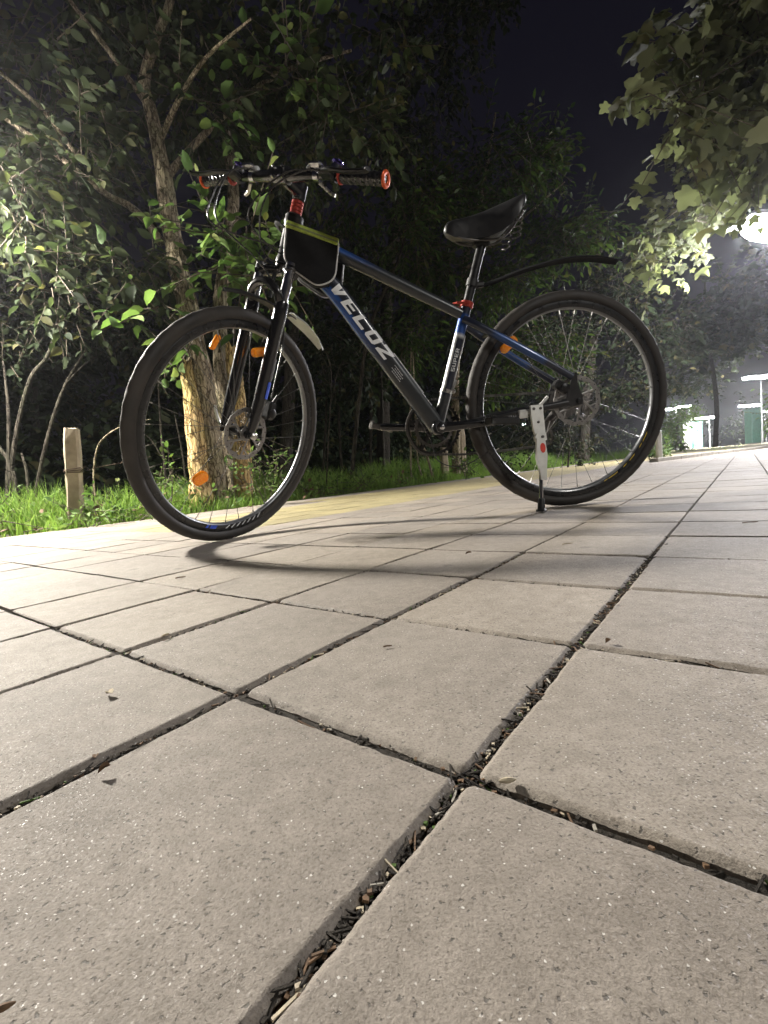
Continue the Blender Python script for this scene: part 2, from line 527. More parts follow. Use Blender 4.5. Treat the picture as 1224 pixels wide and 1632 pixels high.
MAT = dict(
    paver=paver_mat('paver_concrete', (0.262, 0.234, 0.202)),
    paver_yellow=paver_mat('paver_yellow', (0.30, 0.262, 0.135)),
    joint=dirt_mat('joint_dirt', (0.012, 0.010, 0.008), (0.055, 0.044, 0.032), 160.0),
    soil=dirt_mat('soil', (0.015, 0.013, 0.009), (0.05, 0.042, 0.028), 30.0),
    sand=dirt_mat('sand', (0.20, 0.17, 0.10), (0.34, 0.30, 0.19), 14.0, 0.4),
    kerb=plain('kerb_concrete', (0.30, 0.28, 0.24), 0.9, var=0.25, scale=12, bump=0.5),
    bark=bark_mat('bark', (0.06, 0.046, 0.034), (0.27, 0.22, 0.158), (0.50, 0.42, 0.31)),
    bark_peeled=bark_mat('peeled_bark', (0.16, 0.095, 0.04), (0.52, 0.36, 0.17), (0.76, 0.60, 0.36), 1.1, 1.0),
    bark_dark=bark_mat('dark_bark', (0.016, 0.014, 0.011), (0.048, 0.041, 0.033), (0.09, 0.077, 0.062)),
    twig=plain('twig_bark', (0.075, 0.06, 0.042), 0.9, var=0.3, scale=40),
    leaf_big=leaf_mat('broad_leaf', (0.026, 0.038, 0.020), (0.062, 0.080, 0.036)),
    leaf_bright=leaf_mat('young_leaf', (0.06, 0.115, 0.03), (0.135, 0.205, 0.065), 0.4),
    leaf_ash=leaf_mat('ash_leaf', (0.026, 0.05, 0.016), (0.07, 0.115, 0.03)),
    leaf_maple=leaf_mat('maple_leaf', (0.11, 0.125, 0.07), (0.20, 0.215, 0.125), .5),
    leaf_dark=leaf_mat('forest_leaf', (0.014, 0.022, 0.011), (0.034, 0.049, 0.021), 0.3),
    grass=leaf_mat('grass_blade', (0.10, 0.20, 0.035), (0.26, 0.38, 0.10), 0.45),
    dry=plain('dry_leaf', (0.42, 0.36, 0.26), 0.7, var=0.3, scale=200),
    dry_brown=plain('brown_litter', (0.11, 0.065, 0.035), 0.8, var=0.4, scale=300),
    post=plain('post_concrete', (0.36, 0.30, 0.215), 0.92, var=0.28, scale=14, bump=0.8),
    wire=plain('rusty_wire', (0.10, 0.07, 0.05), 0.6, 0.6, 0.3, 80),
    white=plain('white_paint', (0.78, 0.78, 0.76), 0.5, var=0.08, scale=8),
    green_paint=plain('green_paint', (0.11, 0.27, 0.225), 0.55, var=0.15, scale=6, bump=0.2),
    lamp_grey=plain('lamp_housing', (0.32, 0.33, 0.34), 0.45, 0.4, 0.12, 10),
    pole=plain('galvanised_pole', (0.30, 0.31, 0.32), 0.5, 0.6, 0.2, 8),
    gate=plain('gate_iron', (0.02, 0.022, 0.022), 0.6, 0.5, 0.2, 8),
    # bicycle
    frame=tinted('frame_paint', 0.36, 0.25, 0.5),
    black_gloss=plain('black_gloss_paint', (0.012, 0.012, 0.013), 0.22, 0.0, 0.15, 40, coat=0.6, rough_var=0.06),
    black_satin=plain('black_anodised', (0.02, 0.02, 0.021), 0.36, 0.5, 0.15, 60),
    black_plastic=plain('black_plastic', (0.010, 0.010, 0.011), 0.55, 0.0, 0.2, 60, bump=0.2),
    grip=plain('grip_rubber', (0.014, 0.014, 0.015), 0.3, 0.0, 0.15, 80, coat=0.5),
    guard_black=plain('mudguard_plastic', (0.006, 0.006, 0.007), 0.8, 0.0, 0.2, 60, spec=0.2),
    rubber=plain('tyre_rubber', (0.029, 0.025, 0.022), 0.7, 0.0, 0.5, 14, bump=0.3),
    chrome=plain('chrome', (0.72, 0.72, 0.74), 0.16, 1.0, 0.06, 60, rough_var=0.06),
    steel=plain('brushed_steel', (0.50, 0.49, 0.47), 0.32, 1.0, 0.12, 80),
    disc=plain('disc_steel', (0.26, 0.25, 0.24), 0.45, 0.85, 0.15, 80),
    steel_dark=plain('dark_steel', (0.12, 0.115, 0.11), 0.42, 0.9, 0.25, 60),
    rim_black=plain('rim_black', (0.015, 0.015, 0.016), 0.3, 0.3, 0.15, 40, coat=0.3),
    rim_inner=plain('rim_machined', (0.20, 0.205, 0.215), 0.38, 0.8, 0.1, 60),
    orange=None,
    red=plain('red_anodised', (0.40, 0.05, 0.035), 0.3, 0.35, 0.1, 60),
    orange_red=plain('orange_anodised', (0.72, 0.115, 0.03), 0.32, 0.3, 0.1, 60),
    red_plain=plain('red_print', (0.65, 0.04, 0.02), 0.5),
    print_white=plain('white_print', (0.84, 0.86, 0.88), 0.45, 0.0, 0.04, 30),
    print_grey=plain('grey_print', (0.55, 0.57, 0.59), 0.4, 0.0, 0.04, 30),
    print_blue=plain('blue_print', (0.02, 0.075, 0.52), 0.4, 0.0, 0.08, 30),
    print_yellow=plain('yellow_print', (0.55, 0.40, 0.03), 0.45, 0.0, 0.15, 60),
    stand=plain('kickstand_alloy', (0.70, 0.70, 0.67), 0.42, 0.15, 0.08, 50, bump=0.1),
    bag=plain('bag_nylon', (0.004, 0.004, 0.005), 0.75, 0.0, 0.2, 120, bump=0.5, spec=0.25),
    piping=plain('reflective_piping', (0.62, 0.62, 0.63), 0.45, 0.0, 0.08, 60),
    lime=plain('lime_trim', (0.36, 0.46, 0.07), 0.6, 0.0, 0.2, 150, bump=0.4),
    zip_grey=plain('zip_tape', (0.20, 0.23, 0.10), 0.7, 0.0, 0.2, 150),
    saddle=plain('saddle_vinyl', (0.016, 0.016, 0.017), 0.42, 0.0, 0.15, 60, bump=0.25, coat=0.1),
    flap=plain('fender_flap', (0.60, 0.63, 0.58), 0.55, 0.0, 0.12, 20),
    housing=plain('cable_housing', (0.02, 0.02, 0.021), 0.3, 0.0, 0.1, 60, coat=0.3),
    housing_white=plain('white_housing', (0.7, 0.7, 0.7), 0.35, 0.0, 0.06, 60),
    violet=plain('violet_chrome', (0.28, 0.22, 0.75), 0.18, 1.0, 0.1, 60),
)
_m, _nt, _b, _o = new_mat('amber_reflector')
_b.inputs['Base Color'].default_value = (0.85, 0.28, 0.01, 1)
_b.inputs['Roughness'].default_value = 0.18
_b.inputs['Coat Weight'].default_value = 0.5
_tc = node(_nt, 'ShaderNodeTexCoord')
_v = node(_nt, 'ShaderNodeTexVoronoi', i_Scale=190.0)
_nt.links.new(_tc.outputs['Object'], _v.inputs['Vector'])
_nt.links.new(ramp(_nt, _v.outputs['Distance'], [(0.0, (1.0, 0.55, 0.05)), (0.55, (0.95, 0.30, 0.01))]), _b.inputs['Base Color'])
_bp = node(_nt, 'ShaderNodeBump', i_Strength=0.5, i_Distance=0.001)
_nt.links.new(_v.outputs['Distance'], _bp.inputs['Height'])
_nt.links.new(_bp.outputs[0], _b.inputs['Normal'])
_tr = node(_nt, 'ShaderNodeBsdfTranslucent'); _tr.inputs[0].default_value = (1.0, 0.42, 0.02, 1)
_mx = node(_nt, 'ShaderNodeMixShader'); _mx.inputs[0].default_value = 0.15
_nt.links.new(_b.outputs[0], _mx.inputs[1]); _nt.links.new(_tr.outputs[0], _mx.inputs[2]); _nt.links.new(_mx.outputs[0], _o.inputs[0])
MAT['orange'] = _m

# ------------------------------------------------------------------ the setting: ground, pavement, kerb
TH = 0.662993
E1 = np.array([math.sin(TH), math.cos(TH), 0])       # along the path
E2 = np.array([-math.cos(TH), math.sin(TH), 0])      # across it, towards the wood
N0, S0, TS = 0.1202, 0.2045, 0.20257
EDGE_N = N0 + 16 * TS                                # 3.36: where the grass begins


def path(n, s, z=0.0):
    return E2 * n + E1 * s + np.array([0, 0, z])


g = MB()
GX = np.concatenate([np.linspace(-220, -14, 12), np.linspace(-10, 30, 41), np.linspace(36, 260, 12)])
GY = np.concatenate([np.linspace(-160, -12, 8), np.linspace(-8, 40, 49), np.linspace(48, 300, 12)])
XX, YY = np.meshgrid(GX, GY, indexing='ij')
nn_ = XX * E2[0] + YY * E2[1]
ZZ = -0.03 + np.clip((nn_ - EDGE_N - 0.5) / 4, 0, 1) * (0.05 + 0.12 * vnoise(XX * 0.6, YY * 0.6, 3))
gv = np.stack([XX, YY, ZZ], -1).reshape(-1, 3)
nx, ny = len(GX), len(GY)
gf = [(i * ny + j, (i + 1) * ny + j, (i + 1) * ny + j + 1, i * ny + j + 1) for i in range(nx - 1) for j in range(ny - 1)]
g.add(gv, gf)
tag(obj('ground', g, MAT['soil']), kind='structure')

# island verge right of the path, with its kerb
ISLAND = np.array([(4.02, 6.98), (6.2, 8.75), (8.27, 10.45), (10.03, 12.12), (16.0, 17.6), (34, 34), (34, 62), (13.0, 22.6)])


def in_island(x, y, grow=0.12):
    c = False
    P = ISLAND
    cx, cy2 = P.mean(0)
    Q = P + grow * np.array([unit(p - (cx, cy2)) for p in P])
    j = len(Q) - 1
    for i in range(len(Q)):
        if (Q[i][1] > y) != (Q[j][1] > y) and x < (Q[j][0] - Q[i][0]) * (y - Q[i][1]) / (Q[j][1] - Q[i][1]) + Q[i][0]:
            c = not c
        j = i
    return c


v_ = MB()
n_is = len(ISLAND)
v_.add([(x, y, 0.045) for x, y in ISLAND] + [(x, y, -0.05) for x, y in ISLAND],
       [tuple(range(n_is))] + [(i, i + n_is, (i + 1) % n_is + n_is, (i + 1) % n_is) for i in range(n_is)])
tag(obj('verge', v_, MAT['sand'], smooth=0), kind='structure')
kerb_root = tag(empty('kerb', (4.02, 6.98, 0)), kind='structure')
kp = [np.array(p) for p in ISLAND[:5]]
for a, b in zip(kp[:-1], kp[1:]):
    L = np.linalg.norm(b - a); k = max(1, int(L / 0.8)); d = (b - a) / L
    for i in range(k):
        m_ = MB()
        c = a + d * (i + 0.5) * L / k - (4.02, 6.98)
        nrm = np.array([-d[1], d[0]])
        m_.box((c[0] - nrm[0] * 0.05, c[1] - nrm[1] * 0.05, 0.015 + random.uniform(-.004, .004)), (L / k - 0.012, 0.1, 0.09),
               [(d[0], d[1], 0), (nrm[0], nrm[1], 0), (0, 0, 1)], bev=0.008)
        obj('kerb_stone', m_, MAT['kerb'], kerb_root)

# bedding sheet of the pavement: dirt in the joints
pv = MB()
pn = [-26, -4.2, -1.2] + [N0 + TS * k for k in np.arange(-4, 17)]
ps = list(np.arange(-3.0, 8.0, 0.5)) + list(np.arange(8, 60, 4))
ptx = np.array([[path(a, b, -0.0050) for b in ps] for a in pn])
pv.add(ptx.reshape(-1, 3), [(i * len(ps) + j, i * len(ps) + j + 1, (i + 1) * len(ps) + j + 1, (i + 1) * len(ps) + j)
                            for i in range(len(pn) - 1) for j in range(len(ps) - 1)])
pavement = tag(obj('pavement', pv, MAT['joint'], smooth=0), kind='structure')

NEAR_AX = np.array([0, .6, 1.3, 2.1, 3, 4, 5, 6, 7, 8.2, 9.6, 11.5, 14, 17.5, 22, 28, 35, 43, 52, 62, 72, 82, 92]) / 1000


def tile_mesh(name, half, seed, coarse, mats, cw=.0050, chd=.0042):
    if coarse:
        a = np.array([0, 2, 5, 8, 14, 30, 60]) / 1000
    else:
        a = NEAR_AX
    ax = np.concatenate([-half + a, half - a[::-1]])
    if not coarse:
        ax = np.concatenate([ax, [0.0]]); ax.sort()
        fill = np.arange(-half + .022, half - .022, .0035)
        ax = np.unique(np.round(np.concatenate([ax, fill]), 4))
    else:
        ax = np.unique(np.round(np.concatenate([ax, np.arange(-half + .012, half - .011, .012)]), 4))
    X, Y = np.meshgrid(ax, ax, indexing='ij')
    r = 0.007
    qx = np.abs(X) - (half - r); qy = np.abs(Y) - (half - r)
    d = -(np.hypot(np.maximum(qx, 0), np.maximum(qy, 0)) + np.minimum(np.maximum(qx, qy), 0) - r)
    rag = ((vnoise(X * 170, Y * 170, seed) - .5) * .0009 + (vnoise(X * 60, Y * 60, seed + 5) - .5) * .0012 + (vnoise(X * 600, Y * 600, seed + 9) - .5) * .0006) * (.4 if coarse else 1)
    t = np.clip((d + rag - .0004) / cw, 0, 1)
    Z = -chd * (1 - t) ** 1.35
    chip = np.clip((vnoise(X * 45, Y * 45, seed + 31) - .82) * 6, 0, 1) * np.clip(1 - d / .016, 0, 1)
    Z -= chip * (.0004 if coarse else .0014)
    Z += (vnoise(X * 12, Y * 12, seed + 2) - .5) * .0009 + (vnoise(X * 320, Y * 320, seed + 3) - .5) * .0004
    Z[d < .0003] = -.0145
    V = np.stack([X, Y, Z], -1).reshape(-1, 3)
    k = len(ax)
    ii, jj = np.meshgrid(np.arange(k - 1), np.arange(k - 1), indexing='ij')
    Fq = np.stack([ii * k + jj, (ii + 1) * k + jj, (ii + 1) * k + jj + 1, ii * k + jj + 1], -1).reshape(-1, 4)
    m = MB(); m.v = [V]; m.f = Fq.tolist(); m.m = [0] * len(m.f); m.c = [np.ones((len(V), 3)) * .5]; m.n = len(V)
    return m.mesh(name, mats, 28)


def low_tile(seed):
    h = TS / 2 - .0018
    r = np.random.default_rng(seed)
    c = .0035 + r.uniform(-.001, .002)
    o = []
    for zz, s in ((-.0145, h), (-.0026, h - .0004), (0.0, h - c)):
        for sx, sy in ((-1, -1), (1, -1), (1, 1), (-1, 1)):
            o.append((sx * s + r.uniform(-.0006, .0006), sy * s + r.uniform(-.0006, .0006), zz + r.uniform(-.0004, .0004)))
    f = []
    for k in (0, 4):
        for i in range(4):
            j = (i + 1) % 4
            f.append((k + i, k + j, k + 4 + j, k + 4 + i))
    f.append((8, 9, 10, 11))
    return np.array(o), f


cells = []
for k in range(-60, 16):
    for j in range(-16, 200):
        n = N0 + (k + .5) * TS; s = S0 + (j + .5) * TS
        p = path(n, s)
        if in_island(p[0], p[1]):
            continue
        dist = math.hypot(p[0], p[1])
        q = project(p)[0]
        vis = q[2] > -0.12 and -160 < q[0] < 1400 if dist > .6 else True
        if q[2] < 0.02 and dist > .6:
            vis = False
        if not vis and not (-3.5 < n and s < 5.5 and s > -1.8):
            continue
        if dist > 42:
            continue
        cells.append((0 if vis else 1, dist, k, j, n, s))
cells.sort()
def jit(k, j):
    r = np.random.default_rng((k + 500) * 1000 + j + 500)
    return r.uniform(-.0010, .0010), r.uniform(-.0010, .0010), r.uniform(-.0009, .0006), r.uniform(-.006, .006), r.uniform(-.0045, .0045), r.uniform(-.0045, .0045)


med = [tile_mesh('paver', TS / 2 - .0014, 100 + 13 * i, True, MAT['paver'], .0017, .0013) for i in range(6)]
med_y = [tile_mesh('paver', TS / 2 - .0014, 300 + 13 * i, True, MAT['paver_yellow'], .0017, .0013) for i in range(3)]
lowV, lowF, lowM, lowN = [], [], [], 0
ang0 = math.atan2(E1[1], E1[0])
for idx, (hid, dist, k, j, n, s) in enumerate(cells):
    yellow = 7 <= k <= (11 if j < 12 else 13) and j > 3
    jx, jy, jz, jr, t1, t2 = jit(k, j)
    # the joint between two columns is often only a hairline
    tight = .0011 if k in (2, 3, 5, 7, 9) and j >= 0 else 0.0
    p = path(n + jx + (tight if k % 2 == 0 else -tight), s + jy, jz)
    if idx < 300 and not hid:
        if dist < 0.98:
            me = tile_mesh('paver', TS / 2 - (.0018 if dist > .75 else .0023), 17 * idx + 3, False, MAT['paver'], *((.0022, .0018) if dist > .75 else (.0042, .0035)))
            rot = ang0
        else:
            me = (med_y if yellow else med)[(k * 7 + j * 3) % (3 if yellow else 6)]
            rot = ang0 + math.pi / 2 * ((k * 3 + j) % 4)
        o = link('paver', me, pavement)
        o.location = p
        o.rotation_euler = (t1, t2, rot + jr)
    else:
        V, Fc = low_tile(k * 311 + j + 99999)
        c, s_ = math.cos(ang0 + jr), math.sin(ang0 + jr)
        z = V[:, 2] + V[:, 0] * t1 * .7 + V[:, 1] * t2 * .7 + jz
        lowV.append(np.c_[V[:, 0] * c - V[:, 1] * s_ + p[0], V[:, 0] * s_ + V[:, 1] * c + p[1], z])
        for f in Fc:
            lowF.append([i + lowN for i in f]); lowM.append(1 if yellow else 0)
        lowN += len(V)
lm = MB(); lm.v = [np.concatenate(lowV)]; lm.f = lowF; lm.m = lowM; lm.c = [np.ones((lowN, 3)) * .5]; lm.n = lowN
tag(obj('paver', lm, [MAT['paver'], MAT['paver_yellow']], pavement, smooth=0), kind='stuff')

# crumbs, needles and moss lodged in the joints
cb = MB()
r = np.random.default_rng(11)
cc = 0
def k_main(n):
    return 1.0 if abs(n - N0) < .02 else .35
for i in range(60000):
    if cc > 7500:
        break
    if r.random() < .62:
        k = r.integers(-3, 4); n = N0 + k * TS + r.normal(0, .0019); s = r.uniform(-.1, .95)
    else:
        j = r.integers(-2, 6); s = S0 + j * TS + r.normal(0, .0014); n = r.uniform(-.5, .8)
    p = path(n, s)
    if k_main(n) < r.random() or math.hypot(p[0], p[1]) > 1.2 or project(p)[0][2] < .05:
        continue
    cc += 1
    a = r.uniform(0, 6.28)
    if r.random() < .22:
        L, w, hh = r.uniform(.006, .02), r.uniform(.0006, .0012), .0008
    else:
        L, w, hh = r.uniform(.0008, .0030), r.uniform(.0007, .0020), r.uniform(.0006, .0016)
    u = unit([math.cos(a), math.sin(a), r.uniform(-.3, .3)]); v2 = unit(np.cross([0, 0, 1], u)); w2 = np.cross(u, v2)
    cb.box(p + [0, 0, -.0050 + r.uniform(0.0001, .0030)], (L, w, hh), [u, v2, w2], mi=int(r.choice([0, 1, 2, 3, 4], p=[.70, .17, .03, .07, .03])))
tag(obj('joint_litter', cb, [MAT['joint'], MAT['dry_brown'], MAT['leaf_bright'], MAT['dry'], MAT['kerb']], smooth=0), kind='stuff')

# ------------------------------------------------------------------ street lamps
def street_lamp(base, height, head_c, head_dir, length, strength, col, label, group='street lamps along the path', width=.3, drop=.012, tilt=0.0):
    base = np.asarray(base, float); head_c = np.asarray(head_c, float)
    root = tag(empty('street_lamp', base), label, 'street lamp', group)
    hd = unit(head_dir); sd = unit(np.cross([0, 0, 1], hd)); upv = np.cross(hd, sd)
    sd, upv = sd * math.cos(tilt) + upv * math.sin(tilt), upv * math.cos(tilt) - sd * math.sin(tilt)
    c = head_c - base
    top = np.array([0, 0, height])
    m = MB(); m.tube([(0, 0, -.1), (0, 0, .8), (0, 0, .82), top], [.075, .07, .05, .04], 12, (1, 0, 0)); obj('pole', m, MAT['pole'], root)
    m = MB()
    end = c + upv * .075
    m.tube([top - [0, 0, .15], top + [0, 0, .02], top * .6 + end * .4 + [0, 0, .05], end], .028, 8); obj('arm', m, MAT['pole'], root)
    head = MB()
    head.prism([(-length / 2, .03), (-length / 2 + .04, .1), (length / 2 - .04, .1), (length / 2, .03)], width + .05, c, hd, upv)
    h = obj('lamp_head', head, MAT['lamp_grey'], root)
    dm = MB()
    if drop > .1:      # opal bowl
        nb, ns = 7, 28
        V = [c + hd * (length / 2 - .03) * math.cos(a) * math.cos(q) ** .6 + sd * width / 2 * math.sin(a) * math.cos(q) ** .6 + upv * (.029 - drop * math.sin(q)) for q in np.linspace(0, 1.45, nb) for a in np.linspace(0, 2 * np.pi, ns, endpoint=False)]
        dm.add(V, [(i * ns + k, i * ns + (k + 1) % ns, (i + 1) * ns + (k + 1) % ns, (i + 1) * ns + k) for i in range(nb - 1) for k in range(ns)] + [tuple((nb - 1) * ns + k for k in range(ns))])
        obj('diffuser', dm, emit('lamp_light', col, strength), h)
        return root
    prof = [(-width / 2, .028), (-width / 2 + .01, .03 - drop), (width / 2 - .01, .03 - drop), (width / 2, .028)]
    dm.prism(prof, length - .06, c, sd, upv)
    obj('diffuser', dm, emit('lamp_light', col, strength), h, smooth=0)
    return root


lr = W(1243, 358, 8.3)
street_lamp((lr[0] + 1.25, lr[1] + .3, 0), lr[2] + .1, lr, (1, .16, 0), 1.65, LAMP_RIGHT, (0.97, 0.955, 1.0), 'big glaring street lamp close behind the bicycle, under the maple branches', width=.5, drop=.28)
street_lamp((-3.55, 3.36, 0), 2.5, (-3.1, 2.98, 2.42), tuple(E1), .42, LAMP_LEFT, (1.0, 0.945, 0.85), 'street lamp at the edge of the wood beside the leaning twin tree', width=.34, drop=.05, tilt=-.5)
street_lamp((5.3, -3.9, 0), 4.1, (4.6, -3.4, 4.0), tuple(E1), 1.15, LAMP_REAR, (1.0, 0.965, 0.9), 'street lamp across the path facing the bicycle', width=.34, drop=.15)
far_spec = [(1206, 601, 27, 1.5, 'far street lamp above the green gate pillar, topmost of the distant lights'),
            (1196, 646, 38, 1.8, 'far street lamp directly over the shorter green pillar'),
            (1121, 666, 42, 2.2, 'far street lamp beside the paler green pillar and white post'),
            (1088, 648, 46, 1.5, 'small far lamp above the bright yellow-green tree, second from the wheel'),
            (1066, 652, 44, 1.2, 'small far lamp just beyond the rear tyre in the lit leaves'),
            (1217, 656, 50, 1.6, 'smallest far lamp, lowest of the distant lights beside the darker green pillar'),
            (833, 676, 46, 1.3, 'distant lamp glinting through the spokes beside the kickstand')]
for px, py, Y, L, lab in far_spec:
    p = W(px, py, Y)
    street_lamp((p[0] + 2.2, p[1] + 2.4, 0), p[2] + .1, p, (1, .1, 0), L, LAMP_FAR, (1.0, 0.985, 0.95), lab, width=.34, drop=.10)

# gate pillars and white posts
for px, Y, hgt, wd, lab in ((1109, 45, 2.5, .82, 'pale green gate pillar next to the white post'), (1201, 35, 2.55, .72, 'darker green gate pillar standing free on the lit sand')):
    b = W(px, 712, Y)
    root = tag(empty('gate_pillar', (b[0], b[1], 0)), lab, 'gate pillar', 'gate pillars')
    m = MB(); m.box((0, 0, hgt / 2), (wd, wd, hgt), bev=.02); obj('shaft', m, MAT['green_paint'], root)
    m = MB(); m.box((0, 0, hgt + .045), (wd + .12, wd + .12, .085), bev=.02); obj('cap', m, MAT['green_paint'], root)
    m = MB(); m.box((0, 0, .06), (wd + .1, wd + .1, .12), bev=.015); obj('plinth', m, MAT['kerb'], root)
pb = W(1051, 736, 7.45); m = MB()
m.box((0, 0, .22), (.075, .075, .44), bev=.01); m.box((0, 0, .452), (.05, .05, .02), bev=.006)
o = obj('bollard', m, MAT['white']); o.location = (pb[0], pb[1], .04)
tag(o, 'short white bollard on the verge kerb behind the rear tyre', 'bollard', 'white posts')
pb = W(1096, 716, 43); m = MB()
m.box((0, 0, 1.2), (.42, .42, 2.4), bev=.03); m.box((0, 0, 2.42), (.3, .3, .06), bev=.02)
o = obj('white_post', m, MAT['white']); o.location = (pb[0], pb[1], .04)
tag(o, 'tall white post standing against the pale green gate pillar', 'post', 'white posts')

# ------------------------------------------------------------------ plants
LEAF_T = {
    'oval': (np.array([(0, 0, 0), (-.24, .22, .05), (-.30, .5, .06), (-.16, .8, .02), (0, 1, -.10), (.16, .8, .02), (.30, .5, .06), (.24, .22, .05), (0, .5, -.02)]),
             [(0, 8, 2, 1), (8, 4, 3, 2), (0, 7, 6, 8), (8, 6, 5, 4)]),
    'maple': (np.array([(0, 0, 0), (-.26, -.07, -.03), (-.50, .03, -.05), (-.40, .20, .04), (-.66, .42, -.05), (-.50, .56, 0), (-.30, .58, .05), (-.22, .80, .02), (0, 1.0, -.12),
                        (.22, .80, .02), (.30, .58, .05), (.50, .56, 0), (.66, .42, -.05), (.40, .20, .04), (.50, .03, -.05), (.26, -.07, -.03), (0, .42, -.01)]),
              [(0, 16, 3, 2, 1), (16, 6, 5, 4, 3), (16, 8, 7, 6), (0, 15, 14, 13, 16), (16, 13, 12, 11, 10), (16, 10, 9, 8)]),
    'ash': (np.array([(0, 0, 0), (-.17, .35, .04), (-.13, .7, .02), (0, 1, -.08), (.13, .7, .02), (.17, .35, .04), (0, .45, -.01)]),
            [(0, 6, 1), (6, 3, 2, 1), (0, 5, 6), (6, 5, 4, 3)]),
}


def spray(blobs, size, seed, per=8, droop=.35):
    """leaf frames scattered on twigs through ellipsoids. blobs: (centre, radii, leaf count)"""
    r = np.random.default_rng(seed)
    O, A, N, S, T = [], [], [], [], []
    tw = []
    for c, rad, cnt in blobs:
        c = np.asarray(c, float); rad = np.asarray(rad, float)
        k = max(1, int(cnt / per))
        d = r.normal(size=(k, 3)); d /= np.linalg.norm(d, axis=1)[:, None]
        rr = r.random(k) ** (1 / 2.2)
        base = c + d * rr[:, None] * rad
        # clump: pull towards a few branch tips
        tips = c + (lambda q: q / np.linalg.norm(q, axis=1)[:, None])(r.normal(size=(max(3, k // 14), 3))) * rad * r.uniform(.45, 1.0, (max(3, k // 14), 1))
        near = tips[r.integers(0, len(tips), k)]
        pull = r.uniform(.3, .88, (k, 1))
        base = base * (1 - pull) + near * pull + r.normal(0, .04, (k, 3))
        td = d * .55 + r.normal(0, .55, (k, 3)) + [0, 0, -droop]
        td /= np.linalg.norm(td, axis=1)[:, None]
        L = size * r.uniform(2.6, 5.5, k)
        for i in range(k):
            tw.append((base[i], base[i] + td[i] * L[i]))
        side = np.cross(td, [0, 0, 1.0]); side /= np.linalg.norm(side, axis=1)[:, None] + 1e-9
        for q in range(per):
            t = (q + 1) / per
            sg = 1 if q % 2 else -1
            if q == per - 1: sg = 0
            o = base + td * (L * t)[:, None]
            a = td * .6 + side * sg * .8 + r.normal(0, .22, (k, 3)) + [0, 0, -droop * .7]
            a /= np.linalg.norm(a, axis=1)[:, None]
            nrm = np.array([0, 0, 1.0]) + r.normal(0, .42, (k, 3))
            O.append(o); A.append(a); N.append(nrm); S.append(size * r.uniform(.45, 1.4, k) * r.choice([.75, 1.0, 1.2], k))
            T.append(np.c_[r.random(k), r.random(k)])
    O, A, N, S, T = map(np.concatenate, (O, A, N, S, T))
    X = np.cross(A, N); X /= np.linalg.norm(X, axis=1)[:, None] + 1e-9
    Z = np.cross(X, A)
    return dict(O=O, X=X, A=A, Z=Z, S=S, T=T, tw=tw)


def crown_mesh(name, sp, kind, mats, keep=None, twigs=True):
    V0, F0 = LEAF_T[kind]
    I = np.arange(len(sp['O'])) if keep is None else keep
    n = len(I); k = len(V0)
    r = np.random.default_rng(len(I))
    curl = r.uniform(.3, 2.2, n)
    Vz = V0[None, :, 2] * curl[:, None]
    V = sp['O'][I][:, None, :] + sp['S'][I][:, None, None] * (V0[None, :, 0, None] * sp['X'][I][:, None, :] + V0[None, :, 1, None] * sp['A'][I][:, None, :] + Vz[:, :, None] * sp['Z'][I][:, None, :])
    verts = V.reshape(-1, 3)
    loops, starts, totals = [], [], []
    base = np.arange(n) * k
    for f in F0:
        loops.append(base[:, None] + np.array(f)[None, :])
    faces = [l for l in loops]
    lt = np.concatenate([np.full(n, l.shape[1]) for l in faces])
    lv = np.concatenate([l.ravel() for l in faces])
    mi = np.zeros(len(lt), np.int32)
    col = np.repeat(np.c_[sp['T'][I], np.zeros(n)], k, axis=0)
    if twigs and sp['tw']:
        tv, tf = [], []
        o = len(verts)
        for a, b in sp['tw']:
            d = unit(b - a); s1 = unit(np.cross(d, [.3, .2, 1])); s2 = np.cross(d, s1)
            w = np.linalg.norm(b - a) * .011 + .0012
            for p, ww in ((a, w), (b, w * .4)):
                for q in (0, 2.094, 4.189):
                    tv.append(p + ww * (math.cos(q) * s1 + math.sin(q) * s2))
            for q in range(3):
                tf.append((o + q, o + (q + 1) % 3, o + 3 + (q + 1) % 3, o + 3 + q))
            o += 6
        verts = np.r_[verts, np.array(tv)]
        lv = np.r_[lv, np.array(tf).ravel()]
        lt = np.r_[lt, np.full(len(tf), 4)]
        mi = np.r_[mi, np.ones(len(tf), np.int32)]
        col = np.r_[col, np.full((len(tv), 3), .5)]
    me = bpy.data.meshes.new(name)
    me.vertices.add(len(verts)); me.vertices.foreach_set('co', verts.astype(np.float32).ravel())
    me.loops.add(len(lv)); me.loops.foreach_set('vertex_index', lv.astype(np.int32))
    me.polygons.add(len(lt))
    me.polygons.foreach_set('loop_start', np.r_[0, np.cumsum(lt)[:-1]].astype(np.int32))
    me.polygons.foreach_set('loop_total', lt.astype(np.int32))
    for mt in mats: me.materials.append(mt)
    me.polygons.foreach_set('material_index', mi)
    me.update(calc_edges=True)
    a = me.attributes.new('tint', 'FLOAT_COLOR', 'POINT')
    a.data.foreach_set('color', np.c_[col, np.ones(len(col))].astype(np.float32).ravel())
    return me


